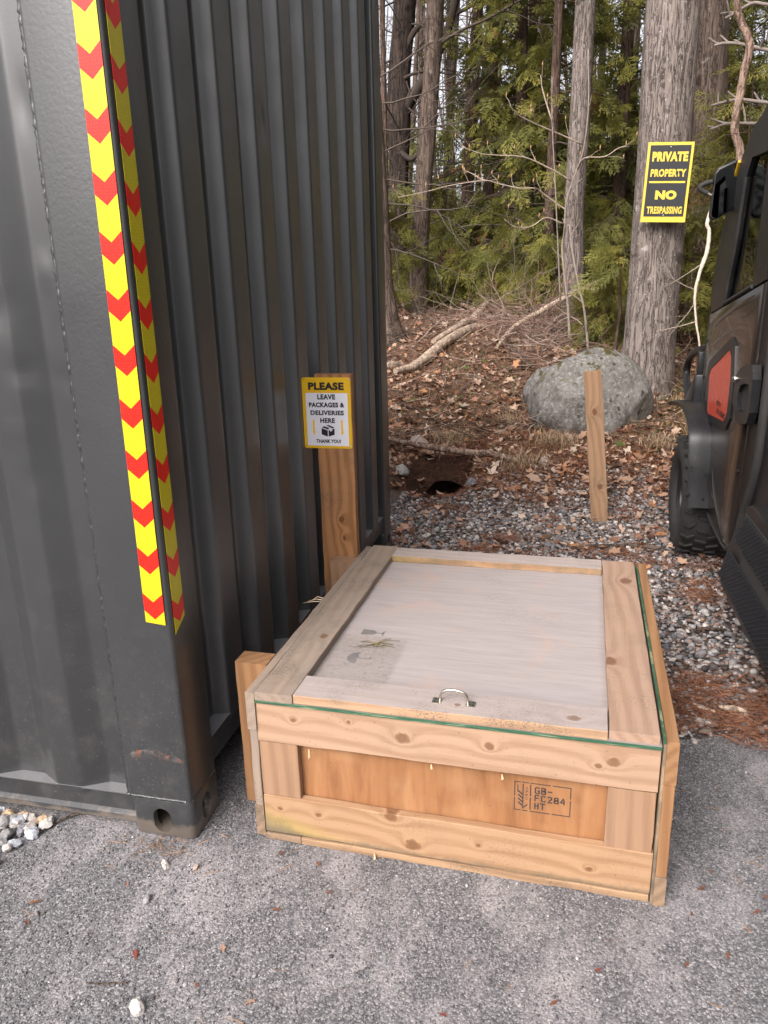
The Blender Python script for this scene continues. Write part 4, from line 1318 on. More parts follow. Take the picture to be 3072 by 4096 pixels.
red = [(2.003, 1.112), (2.40, .985), (2.425, .955), (2.391, .79), (2.36, .780), (1.985, .808), (1.955, .822), (1.925, .86), (1.925, 1.00), (1.955, 1.085)]
sur = [(1.985, 1.165), (2.45, 1.02), (2.485, .975), (2.452, .765), (2.40, .742), (1.99, .768), (1.93, .782), (1.86, .84), (1.855, 1.02), (1.90, 1.135)]
ring_prism('panel_surround', sur, red, 1.583, 1.597, BK, door)
prism('orange_panel', red, 1.585, 1.594, M['orange'], door)
lt = empty('badge'); lt.parent = door
for s_, y_, z_, w_, h_ in (('RTV', 2.125, .862, .105, .024), ('X1100C', 2.065, .829, .205, .026)):
    o_ = link('lettering', text_mesh(s_, w_, h_, .05), M['ink'], lt, loc=(1.5843, y_, z_), rot=(R(90), 0, R(-90)))
# door handle: a loop grip with a finger well
ho = [(1.76, 1.03), (1.70, 1.065), (1.60, 1.09), (1.50, 1.10), (1.47, 1.05), (1.47, .93), (1.50, .885), (1.60, .862), (1.70, .868), (1.775, .93)]
hi_ = [(1.69, .975), (1.66, 1.005), (1.60, 1.02), (1.53, 1.025), (1.512, 1.0), (1.512, .955), (1.53, .925), (1.60, .91), (1.66, .91), (1.69, .935)]
hnd = ring_prism('door_handle', ho, hi_, 1.570, 1.60, BK, door)
prism('finger_well', hi_, 1.586, 1.598, M['dark'], hnd)
bm = bmesh.new(); bmesh.ops.create_uvsphere(bm, u_segments=12, v_segments=8, radius=.014)
bm_obj('lock_button', bm, M['steel'], hnd, loc=(1.568, 1.752, 1.018), smooth=3.2)
# rubber seal and dark cab side behind the door
seal = [(1.70, .330), (1.66, .342), (1.60, .40), (1.525, .53), (1.46, .64), (1.41, .75), (1.395, .90), (1.39, 1.4), (1.40, 2.03)]
tube_obj('door_seal', arc_pts([(1.606, a, b) for a, b in seal], 4), .020, RB, utv, n=8)
prism('cab_side', [(1.735, .31), (1.70, .41), (1.68, .56), (1.63, .80), (1.62, 1.06), (1.59, 1.40), (1.59, 2.04), (.95, 2.04), (.95, .60), (1.30, .60), (1.50, .42), (1.62, .31)], 1.612, 1.66, BK, utv, bevel=.006)
# tub, seat, roof, pillars, screen
prism('tub', [(2.60, 1.20), (2.66, .85), (2.30, .34), (1.70, .30), (.95, .30), (.95, .95), (1.30, .90), (1.30, .60), (2.10, .42), (2.40, .75), (2.45, 1.16)], 1.66, 3.05, BK, utv)
prism('seat', [(1.95, .60), (1.95, .74), (1.42, .74), (1.30, 1.30), (1.18, 1.30), (1.30, .60)], 1.75, 2.95, RB, utv, bevel=.03)
prism('roof', [(2.10, 1.985), (1.95, 2.035), (1.4, 2.06), (.95, 2.04), (.95, 1.985)], 1.61, 3.10, BK, utv, bevel=.015)
tube_obj('a_pillar', arc_pts([(1.64, 2.68, 1.22), (1.64, 2.66, 1.42), (1.65, 2.50, 1.68), (1.66, 2.24, 1.90), (1.67, 2.05, 2.0)], 5), .035, BK, utv, n=8)
tube_obj('a_pillar', arc_pts([(3.06, 2.68, 1.22), (3.06, 2.66, 1.42), (3.05, 2.50, 1.68), (3.04, 2.24, 1.90), (3.03, 2.05, 2.0)], 5), .035, BK, utv, n=8)
bm = bmesh.new(); vs = [bm.verts.new(c_) for c_ in ((1.66, 2.67, 1.24), (3.04, 2.67, 1.24), (3.02, 2.08, 1.98), (1.68, 2.08, 1.98))]; bm.faces.new(vs)
bm_obj('windscreen', bm, M['glass'], utv)
ring_prism('far_door_frame', win_o, win_i, 3.05, 3.08, BK, utv)
prism('far_door_glass', win_i, 3.06, 3.064, M['glass'], utv)
prism('far_door', door_lower, 3.05, 3.10, BP, utv, bevel=.01)
prism('rear_wall', [(.95, .6), (1.0, .6), (1.0, 1.25), (.95, 1.25)], 1.66, 3.05, BK, utv)
box('rear_window', (1.68, .97, 1.26), (3.03, .975, 1.98), M['glass'], utv)
prism('hood', [(2.62, 1.19), (2.95, 1.08), (3.25, .93), (3.34, .80), (3.34, .55), (2.95, .60), (2.62, .40)], 1.76, 2.95, BP, utv, bevel=.03, seg=3)
box('chassis', (1.85, -.35, .28), (2.85, 3.2, .42), M['dark'], utv)
prism('cargo_bed', [(.90, .72), (.90, 1.15), (-.45, 1.15), (-.45, .72)], 1.60, 3.10, BK, utv, bevel=.02)
# fender flare behind and over the front wheel
def flare(x0, x1, path, t=.012):
    bm = bmesh.new()
    P = arc_pts([(0, a, b) for a, b in path], 5)
    V = []
    for k, q in enumerate(P):
        f = k / (len(P) - 1)
        xo = x0[0] + (x0[1] - x0[0]) * f
        row = []
        for (xx, dn) in ((xo, .0), (xo + .012, .006), (xo + .06, .010), (xo + .10, .010), (x1 + .02, .012), (x1 + .02, .0), (xo + .06, -.006), (xo + .012, -.022)):
            # offset outwards from the wheel centre
            d = np.array([q[1] - 2.60, q[2] - .31]); d /= np.linalg.norm(d)
            row.append(bm.verts.new((xx, q[1] + d[0] * dn, q[2] + d[1] * dn)))
        V.append(row)
    for a, b in zip(V[:-1], V[1:]):
        for i in range(8):
            j = (i + 1) % 8
            bm.faces.new((a[i], b[i], b[j], a[j]))
    bm.faces.new(V[0]); bm.faces.new(V[-1][::-1])
    return bm
bm_obj('fender', flare((1.500, 1.475), 1.60, [(2.20, .355), (2.215, .45), (2.235, .60), (2.27, .70), (2.38, .765), (2.6, .79), (2.85, .765), (3.0, .735)]), BK, utv, smooth=R(45))
prism('fender_top', [(2.70, .73), (2.70, .93), (2.98, .775), (3.0, .73)], 1.56, 1.76, BK, utv, bevel=.015)
# wheel
def lathe(name, prof, axis_x, yc, zc, n, mat, parent):
    A = Acc()
    a = np.linspace(0, 2 * np.pi, n, endpoint=False)
    V = np.concatenate([np.stack([np.full(n, axis_x + px), yc + r * np.cos(a), zc + r * np.sin(a)], 1) for px, r in prof])
    i = np.arange(n); j = (i + 1) % n
    F = np.concatenate([np.stack([k * n + i, k * n + j, (k + 1) * n + j, (k + 1) * n + i], 1) for k in range(len(prof) - 1)])
    A.add(V, [F], (1, 1, 1))
    return A.obj(name, mat, parent, smooth=R(50))
def wheel(x, y, side, lugs):
    w = empty('wheel'); w.parent = utv
    s = side
    pr = [(.020, .165), (.004, .175), (-.006, .20), (-.010, .235), (-.006, .265), (.006, .285), (.022, .298), (.06, .303), (.125, .304), (.19, .303), (.228, .298), (.244, .285), (.256, .265), (.26, .235), (.256, .20), (.246, .175), (.23, .165)]
    lathe('tyre', [(s * a, b) for a, b in pr], x, y, .312, 72, RB, w)
    rp = [(.020, .166), (.012, .178), (.014, .170), (.030, .160), (.036, .150), (.075, .146), (.085, .13), (.080, .095), (.062, .085), (.058, .045), (.040, .040), (.038, .0)]
    lathe('rim', [(s * a, b) for a, b in rp], x, y, .312, 48, M['rim'], w)
    if lugs:
        shapes = []
        for kind in range(2):
            bm = bmesh.new()
            L = .058 if kind == 0 else .05
            pl = [(-.030, -.014), (.030, .004), (.030, .020), (-.030, .002)] if kind == 0 else [(-.034, .0), (.0, .022), (.034, .002), (.034, -.012), (.0, .006), (-.034, -.013)]
            A_ = [bm.verts.new((q[0], q[1], -.004)) for q in pl]
            B_ = [bm.verts.new((q[0] * .9, q[1] * .9, .013)) for q in pl]
            bm.faces.new(A_[::-1]); bm.faces.new(B_)
            for i in range(len(pl)):
                bm.faces.new((A_[i], A_[(i + 1) % len(pl)], B_[(i + 1) % len(pl)], B_[i]))
            bmesh.ops.recalc_face_normals(bm, faces=bm.faces)
            me_ = bpy.data.meshes.new('tread_lug'); bm.to_mesh(me_); bm.free(); me_.materials.append(RB)
            shapes.append(me_)
        nl = 26
        for k in range(nl):
            for (px, kind, ph, flip) in ((.026, 1, 0, 1), (.092, 0, .5, 1), (.150, 0, 0, -1), (.218, 1, .5, 1)):
                a = 2 * math.pi * (k + ph) / nl
                o = bpy.data.objects.new('tread_lug', shapes[kind])
                n_ = Vector((0, math.cos(a), math.sin(a))); tn = Vector((0, -math.sin(a), math.cos(a)))
                mt_ = Matrix((Vector((flip, 0, 0)), tn, n_)).transposed().to_4x4()
                rr = .302 if .05 < px < .2 else .299
                mt_.translation = Vector((x + s * px, y, .312)) + n_ * rr
                o.matrix_local = mt_
                o.parent = w
                col.objects.link(o)
    return w
wheel(1.512, 2.60, 1, True)
wheel(3.17, 2.60, -1, False)
wheel(1.60, .25, 1, False)
wheel(3.10, .25, -1, False)
# shut line, hinge bolts and fixing clips
tube_obj('shut_line', arc_pts([(1.6085, a, b) for a, b in ((2.672, 1.235), (2.712, 1.05), (2.676, .84), (2.57, .575), (2.368, .378), (2.255, .315), (1.88, .290), (1.73, .306))], 4), .0075, M['dark'], utv, n=6)
for y_, z_ in ((2.655, 1.10), (2.655, .92), (2.50, .56), (2.42, 1.19), (1.70, 1.30), (1.68, .66)):
    bm = bmesh.new(); bmesh.ops.create_cone(bm, cap_ends=True, segments=6, radius1=.010, radius2=.008, depth=.008)
    bm_obj('bolt', bm, M['rim'], door, loc=(1.598, y_, z_), rot=(0, R(90), 0))
for x_, z_ in ((1.50, .42), (1.505, .55), (1.57, .40), (1.575, .52)):
    bm = bmesh.new(); bmesh.ops.create_cone(bm, cap_ends=True, segments=8, radius1=.007, radius2=.005, depth=.008)
    bm_obj('fixing_clip', bm, M['rim'], utv, loc=(x_, 2.190, z_), rot=(R(90), 0, 0))
# brush guard and the little lamp block on it
tube_obj('brush_guard', arc_pts([(1.60, 3.06, .70), (1.60, 3.14, .785), (1.605, 3.29, .86), (1.61, 3.25, .95), (1.62, 3.09, 1.01), (1.66, 2.80, 1.06), (1.80, 2.75, 1.08)], 6), .021, BK, utv, n=10)
lb = box('marker_lamp', (1.585, 2.78, .90), (1.635, 2.83, 1.035), BK, utv, bevel=.006)
box('lamp_bracket', (1.597, 2.79, .84), (1.612, 2.81, .899), BK, lb)
box('lamp_base', (1.575, 2.77, .870), (1.64, 2.82, .8995), BK, lb, bevel=.004)
# mirror
mo = [(1.606, 1.893), (1.596, 1.897), (1.530, 1.868), (1.517, 1.848), (1.511, 1.668), (1.517, 1.655), (1.532, 1.650), (1.604, 1.690), (1.612, 1.705)]
mr_ = prism('side_mirror', mo, 2.352, 2.40, BK, utv, axis='y', bevel=.006)
mc = np.mean(np.array(mo), 0)
prism('mirror_glass', [tuple(mc + (np.array(q) - mc) * .90) for q in mo], 2.3475, 2.3535, M['mirror'], mr_, axis='y')
prism('spot_mirror', [(1.538 + .021 * math.cos(a), 1.692 + .030 * math.sin(a)) for a in np.linspace(0, 2 * math.pi, 16, endpoint=False)], 2.3455, 2.347, M['mirror'], mr_, axis='y')
tube_obj('mirror_arm', arc_pts([(1.512, 2.38, 1.815), (1.478, 2.38, 1.806), (1.462, 2.38, 1.792), (1.474, 2.38, 1.778), (1.498, 2.38, 1.766)], 5), .0115, RB, mr_, n=9)
tube_obj('mirror_bolt', [(1.494, 2.38, 1.768), (1.515, 2.38, 1.757)], .0055, M['steel'], mr_, n=8)
tube_obj('mirror_bracket', [(1.59, 2.41, 1.80), (1.66, 2.50, 1.74)], .014, BK, mr_, n=8)
bm = prism_bm([(2.335, 1.70), (2.33, 1.72), (2.30, 1.76), (2.29, 1.75)], 1.598, 1.603, 'x')
bm_obj('yellow_reflector', prism_bm([(2.365, 1.835), (2.30, 1.885), (2.285, 1.875), (2.35, 1.825)], 1.596, 1.606, 'x'), M['sign_y'], utv)
bm.free()
# side step with wire mesh
stp = prism('side_step', [(1.30, .625), (1.24, .645), (.60, .645), (.60, .20), (1.58, .20), (1.625, .265), (1.60, .31), (1.48, .45)], 1.56, 1.76, BK, utv, bevel=.012)
A = Acc()
def inpoly(y, z): return z < .60 and z > .235 and y > .62 and (z < .60 - (y - 1.28) * 1.02 if y > 1.28 else True) and abs(z - (.43 - (y - 1.4) * .0)) > .022
g_ = .016
for iy in range(70):
    for iz in range(26):
        y0 = .60 + iy * g_; z0 = .22 + iz * g_ + (iy % 2) * g_ / 2
        if not inpoly(y0, z0) or not inpoly(y0 + g_, z0 + g_ / 2) or not inpoly(y0 + g_, z0 - g_ / 2): continue
        for dz in (g_ / 2, -g_ / 2):
            V, F, F3 = tube([(1.553, y0, z0), (1.553, y0 + g_, z0 + dz)], .0024, 4, cap=False)
            A.add(V, [F], (1, 1, 1))
A.obj('wire_mesh', M['rim'], stp)
box('mesh_backing', (1.557, .63, .235), (1.5595, 1.29, .60), M['dark'], stp)
base = Vector((2.35, 1.6, 0))
utv.location = base
for o in list(col.objects):
    if o.parent is utv: o.location = Vector(o.location) - base

# ================================================================== trees
def trunk_mesh(name, pts, radii, mat, parent, n=20, ridge=0.03, freq=9, step=.1, flare=0.0, lump=.03):
    P = np.array(pts, float)
    L = np.concatenate([[0], np.cumsum(np.linalg.norm(np.diff(P, axis=0), axis=1))])
    m_ = max(4, int(L[-1] / step))
    t = np.linspace(0, L[-1], m_)
    C = np.stack([np.interp(t, L, P[:, i]) for i in range(3)], 1)
    ker = np.ones(5) / 5
    if m_ > 12:
        for i in (0, 1): C[2:-2, i] = np.convolve(C[:, i], ker, 'valid')
    r = np.interp(t, L, radii)
    r = r * (1 + flare * np.exp(-t / .22))
    a = np.linspace(0, 2 * np.pi, n, endpoint=False)
    ph = rng.uniform(0, 6, 8)
    V = []
    for k in range(m_):
        z = t[k]
        rr = r[k] * (1 + lump * np.sin(2 * a + z * .9 + ph[0]) + lump * .8 * np.sin(3 * a - z * 1.7 + ph[1]) + lump * .5 * np.sin(z * 5 + ph[2] + 2 * a)
                     + ridge * np.abs(np.sin(freq * a / 2 + .8 * np.sin(z * 3 + ph[3] + a) + .5 * np.sin(z * 9 + ph[4]))) - ridge * .5
                     + flare * .35 * np.exp(-z / .3) * np.sin(4 * a + ph[5]))
        V.append(C[k] + np.stack([rr * np.cos(a), rr * np.sin(a), np.zeros(n)], 1))
    V = np.concatenate(V)
    i = np.arange(n); j = (i + 1) % n
    F = np.concatenate([np.stack([k * n + i, k * n + j, (k + 1) * n + j, (k + 1) * n + i], 1) for k in range(m_ - 1)])
    A = Acc(); A.add(V, [F], (1, 1, 1))
    return A.obj(name, mat, parent, smooth=3.2)

def wob(p, d, L, n, w, droop=0.0):
    d = np.array(d, float); d /= np.linalg.norm(d)
    P = [np.array(p, float)]
    for k in range(n):
        d = d + rng.normal(0, w, 3); d[2] -= droop
        d /= np.linalg.norm(d)
        P.append(P[-1] + d * L / n)
    return np.array(P)

def twigs(A, p, d, L, r, depth, c, w=.13, kids=4, droop=0.0, sides=4):
    n = max(3, int(5 * min(1, L)) + 2)
    P = wob(p, d, L, n, w, droop)
    rr = np.linspace(r, r * .35, n + 1)
    V, F, F3 = tube(P, rr, sides, cap=False)
    A.add(V, [F], np.array(c) * rng.uniform(.75, 1.25))
    if depth <= 0: return
    for k in range(kids):
        t = rng.uniform(.25, .95)
        i = min(n - 1, int(t * n))
        q = P[i] + (P[i + 1] - P[i]) * (t * n - i)
        dd = P[i + 1] - P[i]; dd /= np.linalg.norm(dd)
        s = rng.normal(size=3); s -= dd * s.dot(dd); s /= np.linalg.norm(s)
        twigs(A, q, dd * .7 + s * .75, L * rng.uniform(.35, .6), r * .5, depth - 1, c, w, max(2, kids - 1), droop, 3 if depth < 2 else sides)

# cedar spray: a flat fan of scale-leaved twiglets, unit length along +x
def spray_template(n, w, sub):
    V, F = [], []
    def leaf(p, d, L, wd, z):
        d = np.array(d) / np.hypot(*d); nn = np.array([-d[1], d[0]])
        q = [p, p + d * L * .45 + nn * wd, p + d * L, p + d * L * .45 - nn * wd]
        b = len(V)
        for k, s in enumerate(q): V.append((s[0], s[1], z - .10 * (s[0] ** 2) + (.03 if k in (1, 3) else 0)))
        F.append((b, b + 1, b + 2, b + 3))
    leaf(np.array([0., 0.]), (1, 0), 1.0, .016, 0)
    for k in range(n):
        t = .10 + .82 * k / (n - 1)
        for s in (-1, 1):
            L = (.50 * (1 - t) + .14) * (1 + .2 * math.sin(k * 2.3 + s))
            ang = s * R(42 + 8 * math.sin(k * 1.7))
            d = np.array([math.cos(ang), math.sin(ang)])
            p = np.array([t - .03 * (s > 0), 0.])
            leaf(p, d, L, w, .01 * s)
            for j in range(sub):
                tt = .35 + .5 * j / max(1, sub - 1) if sub > 1 else .5
                for s2 in (-1, 1):
                    a2 = ang + s2 * R(38)
                    leaf(p + d * L * tt, (math.cos(a2), math.sin(a2)), L * .42 * (1.15 - tt), w * .8, .012 * s2)
    return np.array(V, np.float32), np.array(F)
SP_HI = spray_template(7, .020, 2)
SP_MD = spray_template(6, .034, 1)
SP_LO = spray_template(4, .060, 0)
GREEN = np.array([[.220, .208, .044], [.175, .172, .040], [.138, .142, .038], [.104, .110, .035], [.270, .242, .056]])
BROWNF = np.array([.16, .085, .03])

def rotm(d, roll):
    """frames with x along d (N,3), rolled"""
    d = d / np.linalg.norm(d, axis=1)[:, None]
    ref = np.tile(np.array([0, 0, 1.0]), (len(d), 1))
    y = np.cross(ref, d); y /= np.linalg.norm(y, axis=1)[:, None] + 1e-9
    z = np.cross(d, y)
    c, s = np.cos(roll)[:, None], np.sin(roll)[:, None]
    return np.stack([d, c * y + s * z, -s * y + c * z], 2)

def sprays(A, P, D, S, temp, palette, weights, brown=.02):
    n = len(P)
    D = np.array(D); P = np.array(P); S = np.array(S)
    Mx = rotm(D, rng.normal(0, .75, n)) * S[:, None, None]
    c = palette[rng.choice(len(palette), n, p=weights)] * rng.uniform(.75, 1.3, n)[:, None]
    bmask = rng.random(n) < brown
    c[bmask] = BROWNF * rng.uniform(.7, 1.4, (bmask.sum(), 1))
    A.inst(temp[0], temp[1], Mx, P, c)

def crown(name, cx, cy, z0, z1, Rm, boughs, per, size, temp, parent, base, weights=(.22, .28, .25, .17, .08), top=None, one_side=None, wood_c=(.10, .07, .05), droop=.35, brown=.03, gap=0.0):
    A = Acc(); B = Acc()
    P, D, S = [], [], []
    top = z1 if top is None else top
    for b in range(boughs):
        f = rng.random()
        z = z0 + (z1 - z0) * f
        L = Rm * (1.0 - .75 * max(0, (z - z0) / (top - z0))) * rng.uniform(.55, 1.15)
        az = rng.uniform(0, 2 * math.pi) if one_side is None else rng.normal(one_side[0], one_side[1])
        d = np.array([math.cos(az), math.sin(az), rng.uniform(-.25, .25)])
        pts = wob((cx, cy, z), d, L, 6, .08, .05)
        pts[:, 2] -= droop * (np.linspace(0, 1, 7) ** 2) * L * .5
        V, F, F3 = tube(pts, np.linspace(.016, .004, 7) * (L / 1.3), 4, cap=False)
        B.add(V, [F], np.array(wood_c) * rng.uniform(.7, 1.3))
        m_ = max(2, int(per * L / Rm))
        t = rng.uniform(.18, 1.0, m_) ** .8
        i = np.minimum(5, (t * 6).astype(int))
        q = pts[i] + (pts[i + 1] - pts[i]) * (t * 6 - i)[:, None]
        dd = (pts[i + 1] - pts[i]); dd /= np.linalg.norm(dd, axis=1)[:, None]
        side = np.cross(dd, (0, 0, 1)); side /= np.linalg.norm(side, axis=1)[:, None]
        dd = dd * rng.uniform(.3, 1, (m_, 1)) + side * rng.choice([-1, 1], (m_, 1)) * rng.uniform(.2, 1.1, (m_, 1)) + np.array([0, 0, -1]) * rng.uniform(-.15, .75, (m_, 1))
        P.append(q + rng.normal(0, .05, q.shape)); D.append(dd); S.append(size * rng.uniform(.6, 1.35, m_))
    sprays(A, np.concatenate(P), np.concatenate(D), np.concatenate(S), temp, GREEN, np.array(weights), brown)
    off = np.array(base)
    A.v = [v - off.astype(np.float32) for v in A.v]
    cr = A.obj('crown', M['leafy'], parent)
    B.v = [v - off.astype(np.float32) for v in B.v]
    tag(B.obj('bough', M['twig'], cr), kind='stuff')
    return cr

def tree(name, label, pts, radii, mat, n=16, cat='tree', group=None, **k):
    base = np.array(pts[0], float)
    t = empty(name, tuple(base), 0, label, cat, group)
    trunk_mesh('trunk', np.array(pts) - base, radii, mat, t, n=n, **k)
    return t, base

def limbs(t, base, specs, mat, depth=2, c=(.075, .055, .045), kids=4, droop=0.0, name='branch'):
    A = Acc()
    for p, d, L, r in specs:
        twigs(A, np.array(p) - base, d, L, r, depth, c, .13, kids, droop)
    return tag(A.obj(name, mat, t), kind='stuff')

gzf = lambda x, y: float(gz(x, y))
BG, BB, BD, BC = M['bark_grey'], M['bark_brown'], M['bark_dark'], M['bark_cedar']
# the big maple that carries the notice
t, b0 = tree('maple_tree', 'thick grey barked tree with the yellow and black notice, behind the boulder', [(1.63, 5.76, .30), (1.632, 5.76, .9), (1.63, 5.76, 2.0), (1.625, 5.76, 3.5), (1.63, 5.78, 5.2), (1.60, 5.8, 8.5)], [.225, .215, .205, .205, .19, .13], BG, n=64, ridge=.022, freq=46, step=.035, flare=.22, lump=.025)
limbs(t, b0, [((1.62, 5.8, 5.0 + k * .35), (math.cos(k * 2.4), math.sin(k * 2.4), .5), 2.4, .05) for k in range(8)], M['twig'], 2, (.16, .13, .11))
# second thick trunk behind it
t, b0 = tree('maple_tree', 'thick dark trunk standing just behind and right of the tree with the notice', [(2.42, 8.0, .75), (2.39, 8.0, 1.5), (2.31, 8.0, 2.8), (2.212, 8.0, 4.1), (2.1, 8.0, 9)], [.20, .185, .18, .175, .11], BB, n=40, ridge=.05, freq=30, step=.05, flare=.2)
limbs(t, b0, [((2.2, 8.0, 4.4 + k * .5), (math.cos(k * 2.1 + 1), math.sin(k * 2.1 + 1), .4), 2.2, .05) for k in range(6)], M['twig'], 2)
# slim grey maple in the middle
t, b0 = tree('slim_maple_tree', 'slim grey trunk with pale spots rising left of the thick tree and behind the boulder', [(.985, 8.22, .80), (.965, 8.2, 1.4), (.93, 8.2, 2.2), (.955, 8.2, 3.2), (.962, 8.2, 4.3), (1.0, 8.2, 9)], [.125, .118, .115, .112, .105, .06], BG, n=28, ridge=.04, freq=20, step=.06, flare=.3)
limbs(t, b0, [((.96, 8.2, 4.6 + k * .4), (math.cos(k * 2.5 + 2), math.sin(k * 2.5 + 2), .5), 1.8, .03) for k in range(7)], M['twig'], 2)
t, b0 = tree('slim_tree', 'straight grey brown trunk with furrowed bark left of centre in the woods', [(-1.14, 9.4, .95), (-1.12, 9.4, 1.7), (-1.05, 9.4, 2.6), (-.94, 9.4, 3.8), (-.87, 9.4, 4.8), (-.78, 9.4, 9)], [.135, .125, .118, .115, .11, .06], BB, n=20, ridge=.06, freq=16, step=.08, flare=.25)
limbs(t, b0, [((-.87, 9.4, 4.3 + k * .45), (math.cos(k * 2.2), math.sin(k * 2.2), .4), 1.6, .022) for k in range(8)], M['twig'], 2)
t, b0 = tree('forked_tree', 'dark forked tree with crooked limbs beside the top of the container', [(-1.70, 10.6, 1.0), (-1.67, 10.6, 2.2), (-1.62, 10.6, 3.2), (-1.62, 10.6, 3.7), (-1.60, 10.6, 4.3), (-1.50, 10.6, 5.2), (-1.35, 10.6, 9)], [.15, .14, .15, .18, .165, .16, .08], BD, n=20, ridge=.06, freq=14, step=.08, flare=.2)
for pts, r0, r1 in (([(-1.62, 10.58, 3.55), (-1.48, 10.55, 3.88), (-1.25, 10.5, 4.15), (-1.05, 10.5, 4.45), (-.85, 10.5, 4.85), (-.6, 10.5, 5.8)], .10, .045), ([(-1.55, 10.55, 4.5), (-1.3, 10.5, 4.85), (-.95, 10.5, 4.90), (-.4, 10.5, 5.1)], .05, .02), ([(-1.62, 10.5, 3.3), (-1.4, 10.45, 3.15), (-1.2, 10.4, 3.35), (-1.0, 10.4, 3.7)], .045, .015), ([(-1.58, 10.5, 4.2), (-1.25, 10.45, 4.28), (-.8, 10.4, 4.2)], .03, .01)):
    A = Acc()
    V, F, F3 = tube(arc_pts(np.array(pts) - b0, 5), np.linspace(r0, r1, (len(pts) - 1) * 5 + 1), 8, .08)
    A.add(V, [F, F3], (.05, .038, .032))
    A.obj('limb', M['twig'], t)
limbs(t, b0, [((-1.62 + .01 * k, 10.55, 2.2 + k * .17), (math.cos(k * 1.9 + 1), -.4, .45 * math.sin(k * 3)), 1.5, .014) for k in range(24)], M['twig'], 2, (.055, .042, .036))
t, b0 = tree('leaning_tree', 'pale ragged trunk with flared root peeping out behind the far edge of the container', [(-1.13, 7.5, .68), (-1.14, 7.5, .95), (-1.165, 7.5, 1.4), (-1.20, 7.5, 2.6), (-1.28, 7.5, 4), (-1.5, 7.5, 8)], [.20, .13, .085, .075, .07, .04], BB, n=18, ridge=.07, freq=12, step=.05, flare=.35)
limbs(t, b0, [((-1.2, 7.5, 1.8 + k * .25), (.9, .2 * math.sin(k), .3 * math.sin(k * 2)), 1.1, .010) for k in range(8)], M['twig'], 2, (.10, .08, .065))

# cedars: trunk and crown
ced = [  # x, y, r, lean, crown radius, z0, height, boughs, per, label
    (-.72, 11.0, .092, .05, .95, 3.4, 8.5, 36, 14, 'cedar with stringy brown trunk left of the middle of the woods'),
    (-.46, 12.0, .090, .02, 1.1, 2.8, 9.0, 44, 14, 'thin dark cedar just right of the stringy brown cedar trunk'),
    (.22, 10.4, .085, -.02, 1.35, 1.7, 8.5, 92, 20, 'full cedar with drooping olive sprays in the middle of the woods'),
    (.62, 9.3, .06, .01, .9, 1.5, 6.0, 64, 18, 'bright young cedar close behind and left of the slim grey trunk'),
    (1.52, 10.2, .085, .0, 1.2, 1.5, 8.5, 80, 20, 'dense cedar filling the gap between the slim trunk and the thick tree'),
    (2.52, 10.2, .095, -.03, 1.25, 1.7, 8.5, 80, 22, 'dark cedar trunk and crown seen right of the thick tree with the notice'),
    (3.45, 9.6, .08, .0, 1.3, 1.9, 8, 80, 22, 'cedar with sparse dead lower boughs above the utility vehicle'),
    (.85, 13.2, .10, .02, 1.5, 2.2, 10, 60, 16, 'tall shadowy cedar deep in the woods behind the slim grey trunk'),
    (2.3, 13.5, .10, -.02, 1.6, 2.2, 10, 60, 16, 'tall shadowy cedar deep in the woods behind the thick tree'),
    (-.05, 14.5, .10, .03, 1.3, 2.4, 8.5, 44, 14, 'tall distant cedar whose top breaks up against the white sky'),
    (4.3, 13.0, .10, .0, 1.8, 2.0, 10, 80, 18, 'distant cedar at the right edge of the woods'),
    (-1.45, 8.9, .035, .0, .55, 1.35, 1.9, 22, 12, 'small thin cedar by the container in front of the forked tree'),
    (-2.2, 13.5, .08, .02, 1.3, 1.4, 3.4, 44, 14, 'low shadowy cedar beside the container under the bare branches'),
]
for (x, y, r, ln, Rm, z0, h, nb, per, lab) in ced:
    g0 = gzf(x, y) - .05
    hi = y < 10
    t, b0 = tree('cedar_tree', lab, [(x, y, g0), (x + ln * 2, y, g0 + 2.2), (x + ln * 4.5, y, g0 + 4.5), (x + ln * 7, y, g0 + h)], [r * 1.1, r, r * .85, r * .25], BC, n=14, ridge=.08, freq=10, step=.12, flare=.35)
    crown('crown', x + ln * 3, y, z0, min(g0 + h * .9, 7.6), Rm, int(nb * 1.0), int(per * 1.25), .25 if hi else .30, SP_HI if hi else SP_MD, t, b0, top=g0 + h + 1.5)
    limbs(t, b0, [((x, y, g0 + .5 + rng.uniform(0, 1.6)), (math.cos(a_), math.sin(a_), rng.uniform(-.2, .2)), rng.uniform(.5, 1.2), .010) for a_ in rng.uniform(0, 6.28, 10)], M['twig'], 1, (.085, .068, .058), 3, .02, 'dead_branch')

